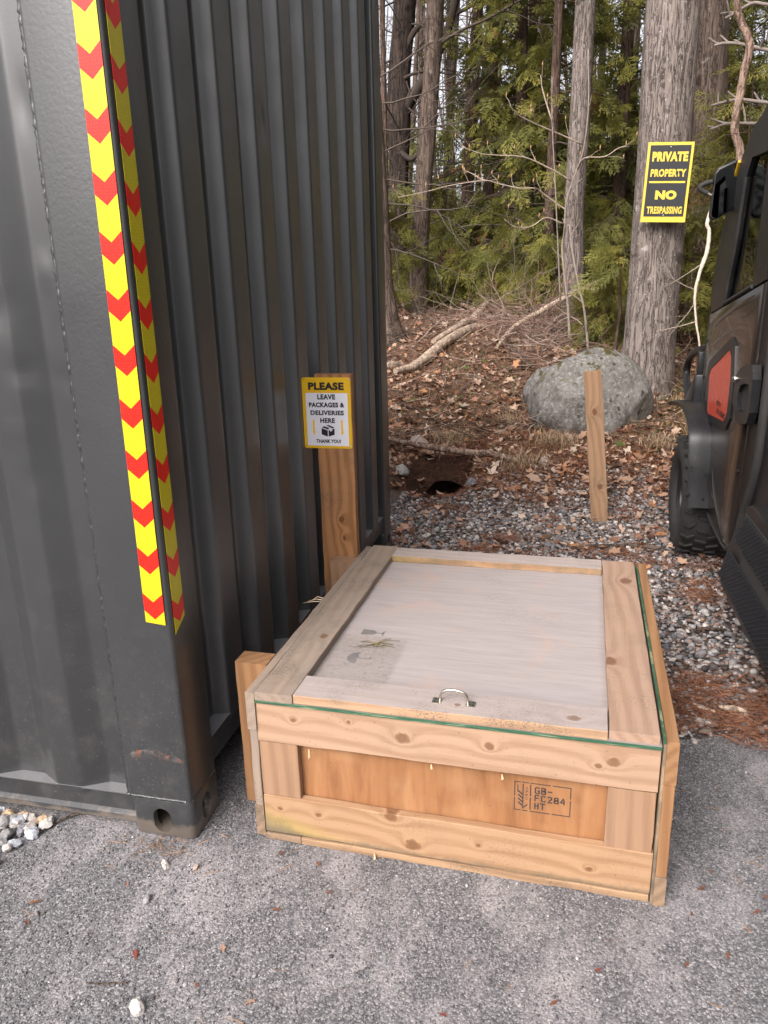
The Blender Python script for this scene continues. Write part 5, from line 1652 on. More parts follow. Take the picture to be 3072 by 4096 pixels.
# cedar seedlings and low cedars
low = [(1.32, 7.35, .7, .45, 26, 14, .26, 'bright green cedar seedling behind the top of the boulder'),
       (.72, 8.9, .9, .6, 34, 14, .28, 'low cedar bush at the foot of the slim grey trunk'),
       (2.50, 7.0, 2.6, .75, 44, 14, .28, 'young cedar whose pale sprays reach past the right side of the notice'),
       (2.05, 7.2, 1.3, .75, 40, 14, .28, 'low cedar growing behind the thick trunk beside the vehicle door'),
       (-.35, 9.8, .8, .7, 30, 14, .30, 'low dull green cedar bush on the crest of the bank'),
       (.25, 9.4, .7, .7, 30, 14, .28, 'flat spreading cedar bush behind the pile of brushwood'),
       (-1.1, 9.9, .7, .6, 26, 12, .30, 'low cedar bush at the left of the bank crest near the container'),
       (1.38, 6.5, .9, .35, 12, 10, .24, 'thin young cedar sprig hanging just left of the thick tree')]
for (x, y, h, Rm, nb, per, sz, lab) in low:
    g0 = gzf(x, y) - .03
    t, b0 = tree('cedar_seedling', lab, [(x, y, g0), (x + .03, y, g0 + h * .6), (x, y, g0 + h)], [.022, .016, .006], BC, n=8, step=.1, cat='shrub')
    z0_ = g0 + .08
    if 'sprig' in lab: z0_ = g0 + .75; 
    crown('crown', x, y, z0_, g0 + h * (1.0 if 'sprig' not in lab else 1.35), Rm, nb, per, sz, SP_HI, t, b0, weights=(.34, .26, .15, .08, .17), top=g0 + h * 1.6, brown=.02)

# thinner bare trees, each its own thing
bare = [(-2.03, 13.0, .062, -.01, BB, 'thin bare tree close beside the forked tree at the left of the woods'),
        (.30, 12.3, .066, -.03, BC, 'thin dark stem between the middle cedars'),
        (-1.6, 14.2, .066, .06, BD, 'thin dark stem against the bright sky left of the cedars'),
        (-1.05, 15.5, .07, .03, BD, 'thin dark stem far off behind the stringy brown cedar'),
        (-2.45, 15.0, .06, .04, BB, 'thin bare tree nearest the container in the background'),
        (-.9, 18, .09, .02, BD, 'dark trunk in the far gap where the sky shows through'),
        (-1.9, 18.5, .08, -.02, BD, 'leaning dark stem in the far left gap of the woods'),
        (-2.9, 19, .09, .02, BB, 'far bare trunk touching the upper edge of the container'),
        (.1, 19, .09, .0, BD, 'far dark trunk behind the middle cedars'),
        (1.3, 16, .09, .01, BD, 'far dark trunk between the slim and the thick tree'),
        (1.9, 15, .08, .0, BB, 'far brown trunk just left of the thick tree'),
        (3.1, 14.5, .09, .0, BD, 'far dark trunk between the second thick trunk and the birch limb'),
        (4.0, 11.5, .07, .01, BB, 'thin brown trunk above the roof of the vehicle'),
        (-3.3, 16.5, .07, .03, BD, 'thin dark stem just clear of the container wall')]
for (x, y, r, ln, mt, lab) in bare:
    g0 = gzf(x, y) - .05
    t, b0 = tree('bare_tree', lab, [(x, y, g0), (x + ln * 2 + rng.normal(0, .03), y, g0 + 2), (x + ln * 5 + rng.normal(0, .06), y, g0 + 5), (x + ln * 9, y, g0 + 9)], [r, r * .9, r * .7, r * .2], mt, n=10, ridge=.06, freq=8, step=.15, flare=.3)
    limbs(t, b0, [((x + ln * z_ * .9, y, g0 + z_), (math.cos(a_), math.sin(a_), rng.uniform(-.1, .6)), rng.uniform(.8, 1.9), .013) for z_, a_ in zip(rng.uniform(1.2, 8, 16), rng.uniform(0, 6.28, 16))], M['twig'], 2, (.06, .047, .04), 3)

# far-off wood closing the view: stems, twigs and dull foliage read as one mass
A = Acc()
for k in range(260):
    y = rng.uniform(17, 42); x = rng.uniform(-.62, .42) * (y + 4) + .5
    if x < -1.2 and y < 24 and rng.random() < .4: continue
    g0 = float(gz(x, y)) - .1
    h = rng.uniform(5, 13); r = rng.uniform(.03, .10)
    P = wob((x, y, g0), (rng.normal(0, .05), 0, 1), h, 5, .03)
    V, F, F3 = tube(P, np.linspace(r, r * .3, 6), 5, cap=False)
    A.add(V, [F], np.array((.085, .065, .055)) * rng.uniform(.5, 1.5))
    for q in range(7):
        f = rng.uniform(.15, .95); i = min(4, int(f * 5))
        twigs(A, P[i] + (P[i + 1] - P[i]) * (f * 5 - i), (rng.normal(), rng.normal(), rng.uniform(0, .8)), rng.uniform(.8, 2.2), .014, 1, (.08, .062, .052), .15, 3, 0, 3)
tag(A.obj('distant_wood', M['twig']), 'bare twiggy woodland closing the view behind the nearer trees', 'woodland', kind='stuff')
A = Acc()
n = 7000
y = rng.uniform(15, 34, n); x = rng.uniform(-.30, .42, n) * (y + 3) + .4
hmax = np.where(x < -.5, 2.0, 4.2) * (y / 20)
z = gz(x, y) + rng.random(n) ** 1.5 * hmax
D = rng.normal(size=(n, 3)); D[:, 2] -= .5
sprays(A, np.stack([x, y, z], 1), D, rng.uniform(.35, .75, n), SP_MD, GREEN * .95, np.array((.1, .25, .3, .3, .05)), .05)
tag(A.obj('distant_evergreens', M['leafy']), 'dull green evergreen growth far back between the trunks', 'evergreens', kind='stuff')

# the same wood carries on unseen at right and behind, added to darken reflections
A = Acc(); B = Acc()
n = 5200
y = rng.uniform(-6, 15, n); x = rng.uniform(6.5, 13, n) + np.maximum(0, y - 8) * .2
z = gz(x, y) + rng.random(n) ** 1.2 * 8.0
D = rng.normal(size=(n, 3)); D[:, 2] -= .5
sprays(A, np.stack([x, y, z], 1), D, rng.uniform(.6, 1.2, n), SP_LO, GREEN * .9, np.array((.1, .25, .3, .3, .05)), .05)
n = 3600
y = rng.uniform(-25, -19, n); x = rng.uniform(-22, 18, n)
z = rng.random(n) ** 1.2 * (3.3 + .9 * np.sin(x * .9) + .6 * np.sin(x * 2.3))
D = rng.normal(size=(n, 3)); D[:, 2] -= .5
sprays(A, np.stack([x, y, z], 1), D, rng.uniform(.8, 1.6, n), SP_LO, GREEN * .9, np.array((.1, .25, .3, .3, .05)), .05)
tag(A.obj('unseen_evergreens', M['leafy']), 'unseen evergreen growth added to close the clearing on the right and behind the viewer', 'evergreens', kind='stuff')
for k in range(60):
    y = rng.uniform(-6, 15); x = rng.uniform(6, 12)
    V, F, F3 = tube(wob((x, y, float(gz(x, y)) - .1), (0, 0, 1), rng.uniform(6, 10), 4, .03), np.linspace(.13, .05, 5), 6, cap=False)
    B.add(V, [F], np.array((.085, .065, .055)) * rng.uniform(.6, 1.4))
tag(B.obj('unseen_stems', M['twig']), 'unseen bare stems added along the right side of the clearing beyond the vehicle', 'woodland', kind='stuff')

# leafless sapling in front of the slim trunk, its long twigs reaching left
def poly_branch(A, pts, r0, r1, c, buds=True, off=(0, 0, 0)):
    P = arc_pts(np.array(pts) - np.array(off), 4)
    V, F, F3 = tube(P, np.linspace(r0, r1, len(P)), 6, .06)
    A.add(V, [F, F3], c)
    for k in range(2, len(P) - 1, 3):
        d = P[k + 1] - P[k - 1]; d /= np.linalg.norm(d)
        s = rng.normal(size=3); s[2] = abs(s[2]); s /= np.linalg.norm(s)
        L = rng.uniform(.06, .2)
        Q = wob(P[k], d * .6 + s * .7, L, 3, .15, -.05)
        V, F, F3 = tube(Q, [r1 * 1.0, r1 * .9, r1 * .8, r1 * .6], 4, cap=False); A.add(V, [F], c)
        if buds:
            V, F, F3 = tube([Q[-1], Q[-1] + (0, 0, .018), Q[-1] + (.003, 0, .045)], [.003, .0065, .001], 5); A.add(V, [F, F3], (.42, .25, .14))
PC = (.34, .27, .21)
sap = empty('sapling', (.985, 7.1, gzf(.985, 7.1)), 0, 'leafless sapling with long pale budding twigs reaching left before the slim trunk', 'sapling')
so = np.array(sap.location)
A = Acc()
for pts, r0, r1 in (([(0.959, 7.1, 0.62), (0.918, 7.167, 1.078), (0.883, 7.233, 1.317), (0.826, 7.3, 1.713), (0.842, 7.3, 1.898), (0.847, 7.3, 2.157), (0.901, 7.3, 2.38), (0.996, 7.3, 2.668), (1.029, 7.3, 3.066), (1.0, 7.3, 3.6)], .016, .007),
                    ([(1.144, 6.8, 0.64), (1.08, 6.867, 1.087), (1.006, 6.933, 1.363), (0.93, 7.0, 1.699), (.89, 7.05, 1.95)], .015, .008),
                    ([(0.83, 7.02, 1.2), (0.792, 7.0, 1.658), (0.735, 7.0, 2.326), (0.683, 7.0, 2.896), (0.667, 7.0, 3.307)], .009, .005)):
    poly_branch(A, pts, r0, r1, (.22, .18, .15), False, so)
A.obj('stem', M['twig'], sap)
A = Acc()
for pts in ([(0.84, 7.3, 2.12), (0.776, 7.3, 2.161), (0.591, 7.212, 2.289), (0.531, 7.125, 2.32), (0.379, 7.038, 2.319), (0.165, 6.95, 2.364), (0.033, 6.863, 2.39), (-0.285, 6.775, 2.353), (-0.524, 6.688, 2.298), (-0.809, 6.6, 2.245)],
            [(0.033, 6.863, 2.39), (0.029, 6.9, 2.394), (-0.082, 6.9, 2.458), (-0.145, 6.9, 2.49)],
            [(0.884, 7.3, 2.395), (0.725, 7.217, 2.483), (0.538, 7.133, 2.57), (0.386, 7.05, 2.618), (0.143, 6.967, 2.634), (-0.004, 6.883, 2.646), (-0.196, 6.8, 2.708)],
            [(0.977, 7.3, 2.735), (0.759, 7.175, 2.822), (0.546, 7.05, 2.899), (0.368, 6.925, 2.972), (0.285, 6.8, 3.037)],
            [(0.823, 7.3, 1.976), (0.648, 7.2, 2.037), (0.512, 7.1, 1.953), (0.343, 7.0, 1.946), (0.238, 6.9, 2.018)],
            [(0.682, 7.0, 2.91), (0.583, 7.0, 3.191), (0.556, 7.0, 3.329)],
            [(.95, 7.3, 2.5), (1.009, 6.95, 2.555), (1.199, 6.9, 2.551), (1.325, 6.9, 2.62), (1.425, 6.9, 2.628)],
            [(.9, 7.1, 1.25), (1.05, 6.9, 1.32), (1.25, 6.8, 1.30), (1.42, 6.75, 1.45)]):
    poly_branch(A, pts, .0085, .0032, PC, True, so)
tag(A.obj('twig', M['twig'], sap), kind='stuff')

# dead birch limb with side branches, upper right
bl = empty('dead_birch', (2.26, 5.75, 1.2), 0, 'crooked peeling birch stem rising behind the mirror of the vehicle', 'dead tree')
bl.location = (2.25, 5.75, gzf(2.25, 5.75))
bo = np.array(bl.location)
P = arc_pts(np.array([tuple(bo - (0, 0, .05)), (2.25, 5.74, 1.2), (2.24, 5.72, 1.8), (2.222, 5.7, 2.312), (2.156, 5.671, 2.505), (2.146, 5.643, 2.613), (2.158, 5.614, 2.782), (2.162, 5.586, 2.905), (2.18, 5.557, 3.097), (2.093, 5.529, 3.262), (2.053, 5.5, 3.39), (2.02, 5.48, 3.9), (2.05, 5.5, 4.8)]) - bo, 6)
A = Acc(); V, F, F3 = tube(P, np.linspace(.036, .026, len(P)), 12, .07); A.add(V, [F, F3], (1, 1, 1))
A.obj('trunk', M['bark_birch'], bl, smooth=3.2)
A = Acc()
for pts in ([(2.7, 5.9, 3.05), (2.383, 5.9, 3.128), (2.172, 5.9, 3.189), (2.055, 5.9, 3.205), (1.974, 5.9, 3.195)], [(2.8, 6.2, 2.76), (2.486, 6.2, 2.801), (2.265, 6.2, 2.84), (2.144, 6.2, 2.831), (2.035, 6.2, 2.809)],
            [(2.7, 6.2, 3.50), (2.406, 6.2, 3.531), (2.288, 6.2, 3.553), (2.163, 6.2, 3.497), (2.084, 6.2, 3.46)], [(2.7, 6.4, 2.66), (2.421, 6.4, 2.68), (2.218, 6.4, 2.693), (2.069, 6.4, 2.653)]):
    poly_branch(A, pts, .016, .011, (.24, .20, .175), False, bo)
tag(A.obj('branch', M['twig'], bl), kind='stuff')
hl = empty('hanging_branch', (1.995, 5.4, 0), 0, 'pale peeling dead branch hanging between the notice tree and the vehicle door', 'branch')
hl.location = (1.995, 5.4, gzf(1.995, 5.4)); ho_ = np.array(hl.location)
A = Acc()
P = arc_pts(np.array([(2.0, 5.4, .55), (1.995, 5.4, 0.842), (1.954, 5.4, 1.03), (1.923, 5.4, 1.253), (1.943, 5.4, 1.434), (1.985, 5.4, 1.60), (1.988, 5.4, 1.752), (1.967, 5.4, 1.822), (2.02, 5.45, 2.0)]) - ho_, 5)
V, F, F3 = tube(P, np.interp(np.linspace(0, 1, len(P)), [0, .3, .55, 1], [.007, .009, .016, .014]), 8, .18); A.add(V, [F, F3], (.52, .44, .36))
A.obj('stem', M['twig'], hl)
A = Acc()
for p, d in (((1.95, 5.4, 1.05), (-.5, 0, -.1)), ((1.93, 5.4, 1.3), (-.6, .1, .25)), ((1.95, 5.4, 1.5), (-.5, .1, -.3)), ((1.93, 5.4, 1.2), (-.3, .1, -.6))):
    twigs(A, np.array(p) - ho_, d, .32, .005, 1, (.30, .24, .19), .1, 2)
tag(A.obj('twig', M['twig'], hl), kind='stuff')

# the notice on the thick tree
ts = empty('trespass_notice', (1.643, 5.445, 2.136), 0, 'black and yellow PRIVATE PROPERTY NO TRESPASSING notice nailed to the thick tree', 'sign')
ts.rotation_euler = (R(90), R(2.4), R(2.0))
TW, TH = .348, .595
flat('notice_board', [[(-TW / 2, -TH / 2), (TW / 2, -TH / 2), (TW / 2, TH / 2), (-TW / 2, TH / 2)]], M['sign_y2'], ts, -.002, 0)
flat('black_field', [[(-TW / 2 + .019, .012), (TW / 2 - .019, .012), (TW / 2 - .019, TH / 2 - .022), (-TW / 2 + .019, TH / 2 - .022)]], M['sign_k'], ts, 0, .0006)
flat('black_field', [[(-TW / 2 + .019, -TH / 2 + .042), (TW / 2 - .019, -TH / 2 + .042), (TW / 2 - .019, -.003), (-TW / 2 + .019, -.003)]], M['sign_k'], ts, 0, .0006)
flat('black_field', [[(-TW / 2 + .019, -.0029), (-TW / 2 + .036, -.0029), (-TW / 2 + .036, .0119), (-TW / 2 + .019, .0119)], [(TW / 2 - .036, -.0029), (TW / 2 - .019, -.0029), (TW / 2 - .019, .0119), (TW / 2 - .036, .0119)]], M['sign_k'], ts, 0, .0006)
for s_, w_, h_, y_, bo_ in (('PRIVATE', .272, .072, .192, .06), ('PROPERTY', .272, .058, .072, .05), ('NO', .165, .070, -.092, .07), ('TRESPASSING', .272, .056, -.206, .045)):
    text(s_, w_, h_, .002, y_, M['sign_y2'], ts, .0011, bo_)
for y_ in (.262, -.245):
    bm = bmesh.new(); bmesh.ops.create_uvsphere(bm, u_segments=8, v_segments=6, radius=.006)
    bm_obj('nail', bm, M['steel'], ts, loc=(.0, y_, .002), smooth=3.2)

# ================================================================== fallen wood
def log(name, label, pts, radii, mat, cat='log', n=12, jit=.08, group=None):
    P = arc_pts(pts, 6)
    base = P[0].copy()
    r = np.interp(np.linspace(0, 1, len(P)), np.linspace(0, 1, len(radii)), radii)
    A = Acc(); V, F, F3 = tube(P - base, r, n, jit); A.add(V, [F, F3], (1, 1, 1))
    o = A.obj(name, mat, None, loc=tuple(base), smooth=R(60))
    return tag(o, label, cat, group)
def on(pts, up=.03): return [(x, y, gzf(x, y) + up + (q[0] if q else 0)) for x, y, *q in pts]
PW = M['bark_pale']
log('fallen_log', 'longest pale barkless log lying up the leafy bank beside the container', on([(-.753, 6.06), (-.60, 6.38), (-.43, 6.93), (-.26, 7.5), (-.112, 7.76), (.02, 7.80)], .05), [.030, .048, .055, .050, .045, .02], PW)
log('fallen_log', 'short pale log end sticking out from behind the container', on([(-1.1, 6.0), (-.868, 6.259), (-.80, 6.40)], .04), [.045, .05, .035], PW)
log('fallen_branch', 'broken forked branch leaning up over the longest pale log', [(-.55, 7.2, gzf(-.55, 7.2) + .05), (-.33, 7.85, gzf(-.33, 7.85) + .05), (-.245, 8.10, .95), (-.175, 8.2, 1.02), (-.109, 8.6, 1.13)], [.03, .045, .05, .05, .035], PW, 'branch')
log('fallen_branch', 'thin grey stick lying down the bank from the left crest', on([(-.95, 10.2), (-.62, 9.6), (-.438, 9.2), (-.05, 8.41), (.08, 8.24)], .05), [.018, .025, .028, .025, .02], M['bark_birch'], 'branch')
log('fallen_branch', 'long slanting pale pole propped up toward the slim grey trunk', [(.17, 6.95, gzf(.17, 6.95) + .03), (.336, 7.25, .92), (.59, 7.5, 1.06), (.886, 7.75, 1.215), (1.30, 8.0, 1.405)], [.018, .024, .030, .032, .022], PW, 'branch')
log('fallen_branch', 'short brown stick below the brushwood left of the boulder', on([(.266, 7.107), (.436, 6.808), (.57, 6.48)], .03), [.014, .016, .012], M['bark_brown'], 'branch')
log('fallen_branch', 'dark stick running down toward the left shoulder of the boulder', on([(.30, 6.95), (.42, 6.7), (.55, 6.47)], .04), [.015, .015, .01], M['bark_brown'], 'branch')
log('fallen_log', 'silver birch pole lying across the top of the burrow', [(-.55, 4.40, .235), (-.416, 4.322, .225), (-.203, 4.196, .215), (.023, 4.14, .195), (.264, 4.099, .178), (.378, 4.117, .175), (.60, 4.045, .145)], [.018, .018, .022, .026, .025, .026, .017], M['bark_birch'])
log('fallen_branch', 'thin twig lying off the end of the birch pole by the burrow', on([(.36, 4.16), (.46, 4.26), (.56, 4.33)], .02), [.008, .007, .005], M['bark_brown'], 'branch', 6)
log('fallen_branch', 'long dark stick lying on the gravel between crate and front wheel', [(.98, 2.50, .02), (1.10, 2.53, .025), (1.20, 2.55, .022), (1.349, 2.581, .024), (1.44, 2.55, .02), (1.53, 2.48, .016)], [.007, .011, .013, .016, .014, .008], M['bark_brown'], 'branch', 8)
log('wood_bit', 'yellowish broken stick end on the gravel right of the crate corner', [(1.461, .925, .022), (1.50, .918, .026), (1.545, .918, .02)], [.008, .011, .006], PW, 'stick', 8, .15)
log('wood_bit', 'greyish split stick on the gravel beside the yellowish stick end', [(1.38, .935, .018), (1.41, .915, .02), (1.445, .90, .016)], [.006, .008, .004], PW, 'stick', 8, .15)
log('wood_bit', 'brown stick lying crosswise on the gravel behind the crate corner', [(1.47, 1.55, .014), (1.53, 1.57, .018), (1.60, 1.577, .014)], [.005, .008, .004], M['bark_brown'], 'stick', 8, .15)
log('twig', 'dry twig lying on the asphalt at the front left', [(-.03, -.453, .006), (.01, -.447, .006), (.053, -.433, .005)], [.0015, .0022, .0015], M['bark_brown'], 'twig', 5)
log('twig', 'reddish forked twig on the asphalt between the pale stones and the container', [(-.44, -.08, .006), (-.41, -.01, .008), (-.37, .03, .009), (-.33, .035, .006)], [.002, .003, .003, .002], M['bark_brown'], 'twig', 5)
# old stump behind the container edge is the leaning tree's own foot; a cut stump stands in the leaves right of the stake
rock_ = None

# ================================================================== loose ground cover
def stone_tpl(seed, sub=1):
    r_ = np.random.default_rng(seed)
    bm = bmesh.new(); bmesh.ops.create_icosphere(bm, subdivisions=sub, radius=1)
    V = np.array([v.co[:] for v in bm.verts]); F = np.array([[v.index for v in f.verts] for f in bm.faces]); bm.free()
    for k in range(6):
        n = r_.normal(size=3); n /= np.linalg.norm(n)
        pr = V @ n; c = r_.uniform(.5, .8)
        V = V - np.outer(np.maximum(0, pr - c), n) * .85
    V *= r_.uniform(.85, 1.1, V.shape)
    return V.astype(np.float32), F
ST = [stone_tpl(k) for k in range(7)]
STH = [stone_tpl(20 + k, 2) for k in range(5)]
SPAL = np.array([[.36, .35, .35], [.24, .24, .255], [.14, .15, .16], [.50, .47, .45], [.30, .225, .19], [.20, .165, .15], [.55, .53, .51], [.085, .085, .088]]) * np.array([.86, .82, .79])
SW_ = np.array([.22, .20, .17, .12, .11, .08, .05, .05])
def rand_rot(n):
    q = rng.normal(size=(n, 4)); q /= np.linalg.norm(q, axis=1)[:, None]
    w, x, y, z = q.T
    return np.stack([np.stack([1 - 2 * (y * y + z * z), 2 * (x * y - z * w), 2 * (x * z + y * w)], -1), np.stack([2 * (x * y + z * w), 1 - 2 * (x * x + z * z), 2 * (y * z - x * w)], -1), np.stack([2 * (x * z - y * w), 2 * (y * z + x * w), 1 - 2 * (x * x + y * y)], -1)], 1)
def in_hole(x, y, k=1.1):
    return ((x - HX) / .22) ** 2 + ((y - HY) / .43) ** 2 < k
def strew(A, x, y, s, tpls=ST, pal=SPAL, wts=SW_, sink=.25, zoff=0.0):
    n = len(x)
    sc = s[:, None] * np.stack([rng.uniform(.75, 1.3, n), rng.uniform(.6, 1.05, n), rng.uniform(.4, .75, n)], 1)
    az = rng.uniform(0, 6.28, n); tl = rng.normal(0, .35, n)
    ca, sa, ct, st_ = np.cos(az), np.sin(az), np.cos(tl), np.sin(tl); z0 = np.zeros(n)
    Rz = np.stack([np.stack([ca, -sa, z0], -1), np.stack([sa, ca, z0], -1), np.stack([z0, z0, z0 + 1], -1)], 1)
    Rx = np.stack([np.stack([z0 + 1, z0, z0], -1), np.stack([z0, ct, -st_], -1), np.stack([z0, st_, ct], -1)], 1)
    Mx = Rz @ Rx * sc[:, None, :]
    c = pal[rng.choice(len(pal), n, p=wts / wts.sum())] * rng.uniform(.75, 1.25, n)[:, None]
    T = np.stack([x, y, gz(x, y) + sc[:, 2] * (1 - sink) * .9 + zoff], 1)
    k = rng.integers(0, len(tpls), n)
    for i, (tv, tf) in enumerate(tpls):
        m_ = k == i
        if m_.any(): A.inst(tv, tf, Mx[m_], T[m_], c[m_])
def view_ok(x, y):
    return ~((x < .02) & (y < 2.45) & (y > 0)) & ~((x > .16) & (x < 1.19) & (y > .02) & (y < 1.14))
A = Acc()
n = 44000
x = rng.uniform(-.15, 3.2, n); y = rng.uniform(.70, 4.1, n) ** 1.0
keep = view_ok(x, y) & ~in_hole(x, y, 1.0) & (y > asph_edge(x) + rng.normal(.01, .03, n)) & (x < 1.15 + (y + .6) * .36) & (rng.random(n) < np.interp(y, [.6, 3.4, 4.1], [1, .8, .12]))
x, y = x[keep], y[keep]
s = rng.gamma(5, .0018, len(x)) + .0030
strew(A, x, y, s)
tag(A.obj('gravel', M['stone']), 'grey and white crushed stone gravel covering the ground behind the crate', 'gravel', kind='stuff')
# loose grit on the asphalt
A = Acc()
n = 30000
x = rng.uniform(-.75, 2.0, n); y = rng.uniform(-.75, .75, n)
keep = view_ok(x, y)
x, y = x[keep], y[keep]
pl_ = np.array([[.16, .156, .162], [.115, .113, .119], [.22, .212, .215], [.38, .37, .365], [.075, .074, .078], [.20, .165, .15]])
strew(A, x, y, rng.gamma(4, .0004, len(x)) + .0011, ST, pl_, np.array([.33, .30, .2, .025, .12, .03]), .3)
tag(A.obj('asphalt_grit', M['stone']), 'fine loose grey chippings strewn over the worn asphalt', 'grit', kind='stuff')

# pale stones heaped by the container: countable, one object each
big = [stone_tpl(60 + k, 3) for k in range(6)]
bmesh_s = []
for k, (tv, tf) in enumerate(big):
    A = Acc(); A.add(tv, [tf], (.5, .5, .5)); bmesh_s.append(A.mesh('pale_stone'))
SC = [(.44, .41, .38), (.52, .49, .46), (.28, .27, .27), (.40, .31, .26), (.40, .42, .46), (.22, .22, .24), (.46, .32, .20)]
stone_m = []
for k, c in enumerate(SC):
    mt, nt, b = new_mat('pale_stone_' + 'abcdefg'[k])
    v = coords(nt, rand=True)
    f = noise(nt, v, 2.2, 6, .7)
    nt.links.new(ramp(nt, f, [(.35, tuple(q * .55 for q in c)), (.55, tuple(q * .85 for q in c)), (.7, c)]), b.inputs['Base Color'])
    b.inputs['Roughness'].default_value = .8
    stone_m.append(mt)
def one_stone(name, label, group, x, y, s, m_, z=None, cat='stone'):
    me_ = bmesh_s[rng.integers(0, 6)].copy()
    me_.name = name
    if not me_.materials: me_.materials.append(m_)
    me_.polygons.foreach_set('use_smooth', [True] * len(me_.polygons)); me_.set_sharp_from_angle(angle=R(28))
    o = bpy.data.objects.new(name, me_)
    sz = s * np.array([rng.uniform(.9, 1.25), rng.uniform(.7, 1.0), rng.uniform(.5, .75)])
    o.scale = tuple(sz); o.location = (x, y, sz[2] * .75 if z is None else z)
    o.rotation_euler = (rng.normal(0, .3), rng.normal(0, .3), rng.uniform(0, 6.28))
    col.objects.link(o)
    return tag(o, label, cat, group)
ws = [(-.51, .024), (-.491, -.018), (-.499, -.027), (-.488, -.05), (-.465, -.03), (-.51, -.052), (-.467, -.052), (-.48, -.067), (-.449, -.07), (-.508, -.095), (-.504, -.116), (-.472, -.14), (-.467, -.117), (-.542, -.07), (-.62, -.02), (-.65, -.04), (-.566, -.02), (-.594, -.045), (-.54, -.005), (-.626, -.06), (-.445, -.016),
      (-.43, -.035), (-.55, -.10), (-.58, -.13), (-.53, -.15), (-.50, -.17), (-.56, -.19), (-.52, -.21), (-.60, -.09), (-.47, -.19), (-.50, -.235), (-.44, -.008), (-.60, -.16)]
for k, (x_, y_) in enumerate(ws):
    one_stone('pale_stone', 'pale rounded stone in the loose heap against the foot of the container wall', 'pale stones heaped by the container', x_, min(y_, -.022) , rng.uniform(.014, .026), stone_m[rng.integers(0, 7)], rng.uniform(.010, .016))
for k, (x_, y_) in enumerate(zip(rng.uniform(-.68, -.50, 26), rng.uniform(-.12, -.025, 26))):
    one_stone('pale_stone', 'pale rounded stone in the loose heap against the foot of the container wall', 'pale stones heaped by the container', x_, y_, rng.uniform(.013, .024), stone_m[rng.integers(0, 7)], rng.uniform(.022, .042) * (1 if x_ < -.54 else .6))
one_stone('white_stone', 'single white angular stone lying on the asphalt at the bottom of the picture', None, .107, -.484, .021, stone_m[1])
one_stone('white_stone', 'grey white stone on the asphalt midway below the container corner', None, -.023, -.214, .013, stone_m[2])
one_stone('white_stone', 'pale stone lying just below the container corner casting', None, -.035, -.10, .012, stone_m[1])
one_stone('white_stone', 'pinkish stone on the asphalt between the corner casting and the crate', None, .045, -.09, .011, stone_m[3])
one_stone('field_stone', 'grey stone lodged in the leaves above the left end of the birch pole', None, -.22, 4.42, .085, stone_m[3], gzf(-.22, 4.42) + .03)
one_stone('field_stone', 'brown stone in the leaves left of the stake', None, .80, 4.05, .055, stone_m[3], gzf(.80, 4.05) + .02)
one_stone('field_stone', 'dark stone on the right rim of the burrow', None, .30, 3.62, .045, stone_m[5], gzf(.30, 3.62) + .02)
one_stone('field_stone', 'pale crumbly lump at the left rim of the burrow beside the container', None, -.21, 3.75, .07, stone_m[0], gzf(-.21, 3.75) + .05)

# leaf litter
def leaf_tpl(seed):
    r_ = np.random.default_rng(seed)
    n = 11
    a = np.linspace(0, 2 * np.pi, n, endpoint=False)
    r = np.where(np.arange(n) % 2 == 0, 1.0, .58) * r_.uniform(.8, 1.1, n)
    V = np.stack([r * np.cos(a), r * np.sin(a) * .8, r_.uniform(-.1, .42, n) * r], 1)
    V = np.concatenate([V, [[0, 0, .0]]])
    F = np.array([[k, (k + 1) % n, n] for k in range(n)])
    return V.astype(np.float32), F
LT = [leaf_tpl(k) for k in range(6)]
LPAL = np.array([[.40, .25, .17], [.29, .155, .10], [.46, .32, .235], [.19, .10, .065], [.50, .39, .31], [.38, .19, .095]])
LW = np.array([.24, .22, .14, .2, .08, .12])
def strew_leaves(A, x, y, s, zoff=.01, tilt=.45):
    n = len(x)
    d = rng.normal(size=(n, 3)); d[:, 2] *= tilt
    Mx = rotm(d, rng.normal(0, tilt, n)) * s[:, None, None]
    c = LPAL[rng.choice(len(LPAL), n, p=LW)] * rng.uniform(.7, 1.25, n)[:, None]
    T = np.stack([x, y, gz(x, y) + zoff + rng.uniform(0, .02, n)], 1)
    k = rng.integers(0, len(LT), n)
    for i, (tv, tf) in enumerate(LT):
        m_ = k == i
        A.inst(tv, tf, Mx[m_], T[m_], c[m_])
A = Acc()
n = 22000
y = 3.5 + 8.0 * rng.random(n) ** 1.25; x = rng.uniform(-.34, .36, n) * (y + 2.2) + .55
clus = np.sin(x * 4.3 + 1) * np.sin(y * 3.1 + x) + np.sin(x * 9 - y * 5) * .6
keep = ~in_hole(x, y, 1.15) & (rng.random(n) < np.interp(y, [3.4, 4.2, 8, 11], [.15, .75, .9, .5]) * (1 + .35 * clus)) & ~((x < .05) & (y < 2.5))
x, y = x[keep], y[keep]
strew_leaves(A, x, y, np.where(rng.random(len(x)) < .78, rng.uniform(.012, .030, len(x)), rng.uniform(.030, .062, len(x))))
xg = rng.uniform(-.1, 2.2, 260); yg = rng.uniform(2.2, 3.6, 260)
strew_leaves(A, xg, yg, rng.uniform(.018, .042, 260), .015)
tag(A.obj('leaf_litter', M['litter']), 'brown curled fallen leaves carpeting the bank', 'leaf litter', kind='stuff')
